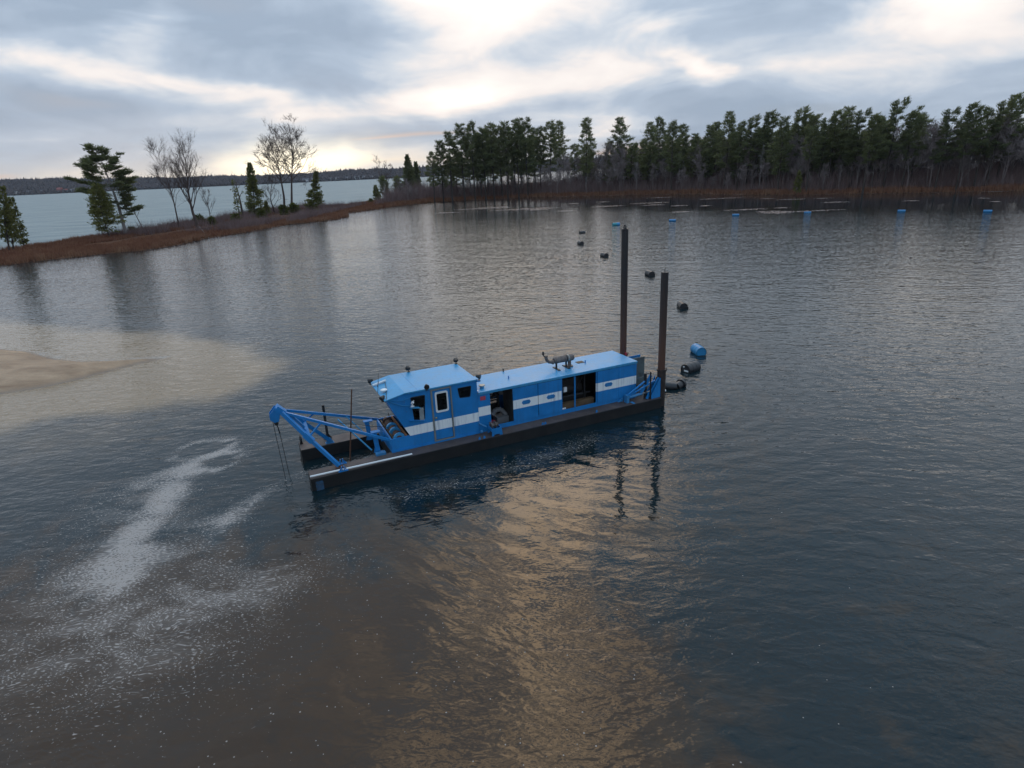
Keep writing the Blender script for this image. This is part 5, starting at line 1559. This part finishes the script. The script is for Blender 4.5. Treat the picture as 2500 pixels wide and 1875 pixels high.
# bow gantry: an A-frame leaning out over the bow with two back stays
ga = MB()
ga.beam((-0.62, 1.66, 3.06), (-0.36, 1.66, 2.78), 0.34, 0.20)
ga.plate_v([(-0.66, 3.09), (-0.86, 2.86), (-0.88, 2.66), (-0.74, 2.54), (-0.60, 2.56), (-0.54, 2.74), (-0.50, 2.93)], 1.52, 1.55)
ga.plate_v([(-0.66, 3.09), (-0.86, 2.86), (-0.88, 2.66), (-0.74, 2.54), (-0.60, 2.56), (-0.54, 2.74), (-0.50, 2.93)], 1.77, 1.80)
ga.cyl((-0.72, 1.56, 2.70), (-0.72, 1.76, 2.70), 0.15, n=16)
gantry = ga.build('bow_gantry', [M['blue']], dredge)
GN, GF = np.array([0.25, 1.02, 1.92]), np.array([0.27, 2.33, 2.02])
H0, H1 = np.array([-0.46, 1.50, 2.88]), np.array([-0.46, 1.82, 2.88])
s_ = MB()
s_.beam(H0, GN, 0.115, 0.14)
s_.beam(GN - (GN - H0) * 0.06, (1.05, 0.42, 0.90), 0.10, 0.13)
s_.beam(GN + (GN - H0) * -0.16, GN + np.array([0.10, -0.075, -0.12]), 0.125, 0.22)
s_.build('gantry_leg', [M['blue']], gantry)
s_ = MB()
s_.beam(H1, GF, 0.115, 0.14)
s_.beam(GF - (GF - H1) * 0.06, (1.10, 2.74, 0.95), 0.10, 0.13)
s_.build('gantry_leg', [M['blue']], gantry)
s_ = MB()
s_.beam(GN, GF, 0.13, 0.16)
s_.build('cross_beam', [M['blue']], gantry)
m_ = (H0 + H1) / 2
for q in (0.40, 0.60):
    s_ = MB()
    a = H0 + (GN - H0) * 0.5 if q < 0.5 else H1 + (GF - H1) * 0.4
    s_.beam(a, GN + (GF - GN) * q, 0.05, 0.09)
    s_.build('gantry_brace', [M['blue']], gantry)
S0, S1 = (np.array([-0.42, 1.52, 2.86]), np.array([2.98, 0.63, 1.36])), (np.array([-0.42, 1.80, 2.86]), np.array([3.06, 2.86, 1.36]))
for a, b2 in (S0, S1):
    s_ = MB()
    s_.beam(a, b2, 0.075, 0.095)
    s_.beam(b2, b2 + np.array([0.06, 0, -0.22]), 0.05, 0.09)
    s_.build('gantry_stay', [M['blue']], gantry)
for g_, (a, b2), q in ((GN, S0, 0.345), (GF, S1, 0.31)):
    s_ = MB()
    s_.beam(g_ + np.array([0.03, 0, 0.07]), a + (b2 - a) * q, 0.055, 0.055)
    s_.build('gantry_strut', [M['blue']], gantry)
s_ = MB()
s_.box(0.94, 1.26, 2.66, 2.84, DK + 0.01, DK + 0.03)
s_.plate_v([(0.96, DK + 0.03), (1.24, DK + 0.03), (1.14, DK + 0.22), (1.04, DK + 0.22)], 2.70, 2.72)
s_.plate_v([(0.96, DK + 0.03), (1.24, DK + 0.03), (1.14, DK + 0.22), (1.04, DK + 0.22)], 2.77, 2.79)
s_.build('leg_foot', [M['dullplate']], gantry)
s_ = MB()
s_.box(0.92, 1.18, 0.33, 0.51, DK + 0.01, DK + 0.04)
s_.build('leg_foot', [M['rust']], gantry)
hb = MB()
hb.plate_v([(-0.78, 2.56), (-0.64, 2.56), (-0.62, 2.46), (-0.68, 2.38), (-0.76, 2.44)], 1.60, 1.72)
hb.tube([(-0.68, 1.66, 2.38), (-0.665, 1.66, 2.30), (-0.66, 1.66, 2.20), (-0.65, 1.66, 2.12)], 0.022, 6)
hb.ball((-0.645, 1.66, 2.10), 0.035)
hb.build('hook_block', [M['black']], dredge)
for a, b2 in (((-0.80, 1.64, 2.56), (-0.72, 1.60, -0.25)), ((-0.645, 1.68, 2.12), (-0.56, 1.72, -0.25))):
    s_ = MB()
    s_.cyl(a, b2, 0.012, n=6)
    s_.build('hoist_rope', [M['cable']], dredge)
s_ = MB()
s_.tube([(-0.40, 1.66, 2.70), (0.6, 1.66, 2.28), (1.8, 1.7, 1.86), (3.30, 1.66, 1.40)], 0.010, 5)
s_.build('winch_rope', [M['cable']], dredge)
s_ = MB()
s_.cyl((1.50, 1.66, -0.3), (2.03, 1.66, 3.21), 0.030, 0.024, n=8)
s_.build('sounding_pole', [M['rust']], dredge)
# ladder trunnion posts in the well
for v, h in ((0.92, 1.66), (2.20, 1.62)):
    s_ = MB()
    s_.beam((2.56, v, 0.86), (2.50, v, h), 0.10, 0.16, up=(1, 0, 0))
    s_.beam((2.62, v + 0.07, 0.86), (2.56, v + 0.07, h - 0.04), 0.03, 0.05, up=(1, 0, 0))
    s_.box(2.38, 2.72, v - 0.08, v + 0.12, h, h + 0.03)
    s_.plate_v([(2.40, 0.86), (2.50, 0.86), (2.50, 1.25)], v - 0.01, v + 0.01)
    s_.cyl((2.56, v - 0.07, 1.2), (2.56, v + 0.09, 1.2), 0.05, n=10)
    s_.build('ladder_post', [M['blue']], dredge)
s_ = MB()
s_.box(2.42, 2.78, 0.60, 0.80, DK + 0.008, DK + 0.10)
s_.box(2.46, 2.74, 0.80, 0.96, DK - 0.05, DK + 0.05)
s_.build('post_base', [M['dullplate']], dredge)
s_ = MB()
s_.beam((2.85, 1.25, 0.25), (0.2, 1.35, -0.6), 0.10, 0.22)
s_.beam((2.85, 2.05, 0.25), (0.2, 1.95, -0.6), 0.10, 0.22)
s_.cyl((2.85, 1.65, 0.15), (0.2, 1.65, -0.7), 0.17, n=12)
s_.build('dredge_ladder', [M['black']], dredge)
s_ = MB()
s_.beam((1.45, 2.2, 1.95), (2.35, 1.0, 0.95), 0.03, 0.05)
s_.beam((1.80, 2.45, 1.92), (2.45, 2.15, 1.05), 0.035, 0.035)
s_.build('hose_strut', [M['roof']], dredge)

# spuds and stern gear
for (u, v, top, eye) in ((15.03, 0.30, 6.24, False), (14.99, 3.10, 7.80, True)):
    s_ = MB()
    s_.cyl((u, v, -0.6), (u - 0.05, v, top), 0.153, n=20)
    sp = s_.build('spud_pole', [M['spud']], dredge)
    s_ = MB()
    s_.cyl((u - 0.05, v, top), (u - 0.05, v, top + 0.025), 0.155, n=20)
    s_.beam((u - 0.22, v - 0.12, top + 0.022), (u + 0.12, v + 0.12, top + 0.022), 0.03, 0.02)
    if eye:
        s_.plate_u([(v - 0.11, top + 0.026), (v + 0.11, top + 0.026), (v + 0.10, top + 0.13), (v + 0.05, top + 0.20), (v - 0.05, top + 0.20), (v - 0.10, top + 0.13)], u - 0.06, u - 0.035, [rrect(v - 0.035, v + 0.035, top + 0.07, top + 0.16, 0.03)])
    else:
        s_.cyl((u - 0.05, v, top + 0.02), (u - 0.05, v, top + 0.19), 0.012, n=6)
    s_.build('spud_cap', [M['black']], sp)
    s_ = MB()
    s_.cyl((u, v, -0.35), (u, v, 1.98), 0.185, n=20)
    s_.cyl((u, v, 1.98), (u, v, 2.06), 0.215, n=20)
    s_.beam((u - 0.1, v - 0.1, 1.45), (u - 0.30, v, 1.62), 0.10, 0.12)
    s_.box(u - 0.20, u + 0.02, v - 0.12, v + 0.12, 0.35, 1.7)
    s_.cyl((u + 0.19, v, 2.02), (u + 0.26, v, 2.02), 0.05, n=8)
    s_.build('spud_sleeve', [M['rust'] if eye else simple('sleeve_steel', (0.030, 0.022, 0.020), 0.6, var=0.3, dirt=(0.07, 0.04, 0.03), dirt_amt=0.3)], dredge)
for v0, v1 in ((0.10, 0.13), (0.47, 0.50)):
    s_ = MB()
    s_.plate_v([(14.35, 0.99), (14.83, 1.74), (14.845, 0.86), (14.38, DK + 0.01)], v0, v1)
    s_.build('spud_bracket', [M['blue']], dredge)
s_ = MB()
for a, b2, w in (((13.20, 0.30, 1.14), (14.20, 0.30, 1.68), 0.05), ((13.24, 0.30, 1.10), (14.62, 0.22, 1.63), 0.05), ((13.96, 0.30, 1.16), (14.46, 0.30, 1.86), 0.13), ((14.32, 0.22, 0.95), (14.82, 0.22, 1.72), 0.08), ((14.20, 0.2, 0.86), (14.36, 0.2, 1.15), 0.10)):
    s_.beam(a, b2, 0.06, w)
s_.build('spud_arm', [M['blue']], dredge)
s_ = MB()
s_.cyl((13.34, 0.32, 1.06), (14.0, 0.30, 1.11), 0.065, n=12)
s_.cyl((14.0, 0.30, 1.11), (14.42, 0.28, 1.14), 0.032, n=8, mi=1)
s_.build('hydraulic_ram', [M['dullplate'], M['alu']], dredge)
s_ = MB()
s_.box(13.18, 13.30, 0.22, 0.44, DK + 0.01, 1.18)
s_.box(13.36, 13.48, 0.03, 0.26, DK + 0.01, DK + 0.03)
s_.plate_v([(12.95, DK + 0.01), (13.18, DK + 0.01), (13.18, DK + 0.16)], 0.52, 0.60)
s_.build('ram_mount', [M['dullplate']], dredge)
for a, b2, r_0 in (((14.33, 0.12, DK), (14.30, 0.12, 2.10), 0.035), ((14.20, 0.32, DK), (14.18, 0.32, 2.0), 0.065)):
    s_ = MB()
    s_.cyl(a, b2, r_0, n=10)
    s_.build('stern_post', [M['black']], dredge)
s_ = MB()
s_.box(13.92, 14.86, 1.30, 1.325, 1.45, 2.40)
s_.box(13.92, 14.86, 1.28, 1.30, 0.95, 1.44)
s_.build('stern_screen', [simple('weathered_sheet', (0.12, 0.15, 0.155), 0.45, var=0.2, scale=2, dirt=(0.06, 0.06, 0.06), dirt_amt=0.3)], dredge)
s_ = MB()
s_.box(13.92, 14.98, 1.78, 1.81, 0.9, 2.34)
s_.box(13.93, 14.97, 1.76, 1.779, 2.24, 2.35)
s_.build('stern_panel', [M['blue']], dredge)
s_ = MB()
s_.cyl((14.2, 1.0, DK + 0.01), (14.2, 1.0, 1.15), 0.16, n=12)
s_.ball((14.3, 0.95, 1.18), 0.12)
s_.box(14.05, 14.5, 0.9, 1.1, DK + 0.01, 1.0)
s_.build('stern_valve', [M['muffler']], dredge)
s_ = MB()
s_.tube([(14.7, 1.70, 0.72), (15.7, 1.80, 0.60), (16.5, 1.84, 0.52), (16.95, 1.56, 0.46), (17.38, 1.70, 0.50)], 0.19, 14)
s_.cyl((17.32, 1.68, 0.495), (17.44, 1.72, 0.505), 0.245, n=16)
s_.build('discharge_pipe', [M['rubber']], dredge)
s_ = MB()
s_.cyl((15.0, 1.35, 0.62), (16.15, 1.35, 0.50), 0.055, n=10)
s_.build('drain_pipe', [M['white']], dredge)
s_ = MB()
s_.box(14.95, 15.02, 2.86, 2.98, 2.02, 2.14)
s_.build('stern_lamp', [M['red']], dredge)
# loose white pipe on the deck
wp = MB()
wp.cyl((0.01, 0.10, DK + 0.062), (3.60, 0.035, DK + 0.062), 0.034, n=10)
o = wp.build('white_pipe', [M['white']])
o.location, o.rotation_euler, o.scale = BO, (0, 0, YAW), (BS, BS, BS)
tag(o, 'long white pipe lying along the near deck edge at the bow', 'pipe')

# ------------------------------------------------------------------ floating drums of the discharge line
def drum_mesh(mat, L, r, marks=()):
    b_ = MB()
    h = L / 2
    prof = [(-h, r * 0.90), (-h, r * 0.985), (-h + 0.025, r), (-h * 0.36, r), (-h * 0.34, r * 1.035), (-h * 0.30, r * 1.035), (-h * 0.28, r), (h * 0.28, r), (h * 0.30, r * 1.035), (h * 0.34, r * 1.035), (h * 0.36, r), (h - 0.025, r), (h, r * 0.985), (h, r * 0.90)]
    for (a, ra), (c, rc) in zip(prof[:-1], prof[1:]):
        b_.cyl((a, 0, 0), (c, 0, 0), ra, rc, n=24, cap=False)
    for s in (-1, 1):
        b_.cyl((s * (h - 0.012), 0, 0), (s * (h - 0.002 - 0.012), 0, 0), r * 0.905, n=24)
    return b_
def drum(u, v, ang, label, mat, L=0.92, r=0.305, z=0.13, extra=(), roll=0.0, world=False):
    x, y = (u, v)
    e = empty('float_drum', (x, y, z), R(ang))
    tag(e, label, 'drum', 'drums floating the discharge line')
    drum_mesh(mat, L, r).build('drum_body', [M[mat]], e)
    for nm, fn, mk in extra:
        q = MB()
        fn(q)
        q.build(nm, [M[mk]], e)
    return e
def bungs(q):
    q.cyl((-0.47, 0.10, 0.15), (-0.446, 0.10, 0.15), 0.045, n=12)
def tagplate(q):
    q.box(-0.468, -0.447, -0.20, 0.06, -0.09, -0.01)
def white_band(q):
    q.cyl((0.12, 0, 0), (0.40, 0, 0), 0.309, n=24, cap=False)
def saddle(q):
    q.box(-0.40, 0.35, -0.40, -0.30, -0.22, -0.05)
    q.box(-0.50, -0.44, -0.30, 0.20, -0.25, 0.10)
def saddle_lug(q):
    q.box(-0.56, -0.44, -0.32, -0.06, -0.16, 0.02)
drum(10.89, 33.5, 96, 'bright blue drum floating just behind the nearest black drum', 'drumblue', z=0.17)
drum(9.57, 30.5, 35, 'large black drum with white bung and label floating nearest the stern', 'rubber', extra=(('bung_cap', bungs, 'white'), ('paper_label', tagplate, 'white')))
drum(13.30, 45.4, 90, 'black drum floating to the right of the shorter spud pole', 'rubber', extra=(('saddle_lug', saddle_lug, 'black'),))
drum(14.20, 60.1, 102, 'black drum with a white band, beside the top of the shorter spud', 'rubber', z=0.16, r=0.33, L=1.0, extra=(('white_band', white_band, 'white'), ('saddle', saddle, 'black')))
drum(12.0, 74.7, 109, 'all black drum floating left of the taller spud pole', 'rubber', z=0.15, r=0.33, L=1.0)
drum(10.75, 88.3, 108, 'grey banded black drum left of the taller spud, beyond the all black one', 'rubber', z=0.15, r=0.33, extra=(('white_band', white_band, 'grey'),))
drum(12.9, 103.8, 20, 'farthest black drum, low in the water near the lily pads', 'rubber', z=0.05, r=0.33, extra=(('saddle_lug', saddle_lug, 'black'),))
drum(20.5, 114.6, 8, 'teal and blue drum just behind the tip of the taller spud', 'drumteal', L=1.3, r=0.36, z=0.14, extra=(('blue_end', lambda q: q.cyl((0.12, 0, 0), (0.655, 0, 0), 0.374, n=20), 'drumblue'),))
for x, y, a, lab in ((31.8, 117.8, -12, 'far blue drum right of the teal one, first of the far row'), (45.8, 123.3, -16, 'far blue drum left of the broad drift of lily pads'),
                     (59.8, 122.7, -22, 'far blue drum half lost among the lily pads'), (74.1, 115.9, -30, 'far blue drum second from the right in the row'), (84.3, 108.1, -36, 'far blue drum at the right end of the row')):
    drum(x, y, a, lab, 'farblue', L=1.25, r=0.30, z=-0.02 if x == 59.8 else 0.10)

# ------------------------------------------------------------------ houses on the far shore
def far_house(x, y, L, W, Hh, wall, roofm, label, rz=0.0):
    z = float(hill_z(np.array([x]), np.array([y]))[0])
    z = max(z, 1.0) - 0.3
    e = empty('lake_house', (x, y, z), rz)
    tag(e, label, 'house', 'houses on the far lake shore')
    b_ = MB()
    b_.box(-L / 2, L / 2, -W / 2, W / 2, -1.5, Hh)
    for s in (-1, 1):
        b_.face([(s * L / 2, -W / 2, Hh), (s * L / 2, W / 2, Hh), (s * L / 2, 0, Hh + W * 0.42)])
    b_.build('wall', [M[wall]], e)
    r_0 = MB()
    for s in (-1, 1):
        a = np.array([(-L / 2 - 0.5, s * (W / 2 + 0.5), Hh - 0.3), (L / 2 + 0.5, s * (W / 2 + 0.5), Hh - 0.3), (L / 2 + 0.5, 0, Hh + W * 0.45), (-L / 2 - 0.5, 0, Hh + W * 0.45)])
        r_0.hexa([tuple(p) for p in a] + [tuple(p + np.array([0, 0, 0.35])) for p in a])
    r_0.build('roof', [M[roofm]], e)
    for k in range(max(2, int(L / 4))):
        w_ = MB()
        xx = -L / 2 + (k + 0.5) * L / max(2, int(L / 4))
        w_.box(xx - 0.7, xx + 0.7, -W / 2 - 0.06, -W / 2 - 0.01, Hh * 0.35, Hh * 0.8)
        w_.build('window', [M['dark']], e)
    return e
M['slate'] = simple('slate_roof', (0.10, 0.10, 0.11), 0.7)
M['redroof'] = simple('red_roof', (0.26, 0.055, 0.045), 0.7)
M['cream'] = simple('cream_wall', (0.50, 0.48, 0.45), 0.7)
def shore_xy(px, dy=8.0):
    """point just up the far shore seen along the direction of a photo column"""
    az = math.atan((px - 1250) / 1473.5 / 1.06)
    y = 2160.0
    return y * math.tan(az) * 1.0, y + dy
for i, (x, y, L, W, Hh, wl, rf_, lab) in enumerate([
    (-1655, 2172, 13, 9, 5, 'cream', 'slate', 'pale cottage farthest left on the far shore'),
    (-1610, 2168, 15, 9, 5, 'white', 'slate', 'white cottage second from the left on the far shore'),
    (-1570, 2171, 12, 9, 5, 'cream', 'slate', 'pale cottage left of the red-roofed house on the far shore'),
    (-1508, 2176, 16, 12, 9, 'redroof', 'redroof', 'tall red house among the left group on the far shore'),
    (-1487, 2170, 12, 9, 5, 'white', 'redroof', 'white cottage with red roof beside the tall red house'),
    (-1463, 2178, 20, 10, 6, 'white', 'slate', 'long white house right of the tall red house'),
    (-1200, 2200, 10, 8, 5, 'white', 'slate', 'lone white cottage up the slope above the lake'),
    (-675, 2186, 20, 10, 6, 'white', 'slate', 'white house on the shore behind the broad cone-shaped cedar'),
    (-650, 2190, 12, 9, 6, 'cream', 'slate', 'pale cottage next to the white house behind the cedar'),
    (-592, 2192, 12, 9, 5, 'white', 'slate', 'white cottage on the open shore, left of three'),
    (-570, 2190, 12, 9, 5, 'cream', 'slate', 'pale cottage on the open shore, middle of three'),
    (-540, 2192, 13, 9, 5, 'white', 'slate', 'white cottage on the open shore, right of three'),
    (-505, 2192, 18, 10, 6, 'white', 'slate', 'wide white house where the far shore meets the willow'),
    (-480, 2194, 13, 9, 6, 'white', 'slate', 'white house nearest the dark spruces on the far shore'),
    (-455, 2195, 12, 9, 5, 'cream', 'slate', 'pale cottage half hidden behind the willow')]):
    sh_ = 2152 + 0.035 * (x + 1700) + 14 * float(wob(np.array([float(x)]), np.array([0.0]), 0.006, 4)[0])
    far_house(x, sh_ + 16 + (40 if x == -1200 else 0), L, W, Hh, wl, rf_, lab, 0.5 * math.sin(i * 2.1))

# ------------------------------------------------------------------ thin evening air
hz_ = MB()
hz_.box(-3000, 3000, -120, 2700, -1.6, 90)
hm_ = bpy.data.materials.new('haze')
hm_.use_nodes = True
ht = NT(hm_.node_tree)
ht.n.clear()
ho = ht.n.new('ShaderNodeOutputMaterial')
hv = ht.n.new('ShaderNodeVolumePrincipled')
ht.put(hv, 'Color', (0.80, 0.86, 0.95, 1))
ht.put(hv, 'Density', 0.000045)
ht.l.new(hv.outputs[0], ho.inputs['Volume'])
tag(hz_.build('haze', [hm_]), 'thin bluish evening haze over the lake', kind='stuff')
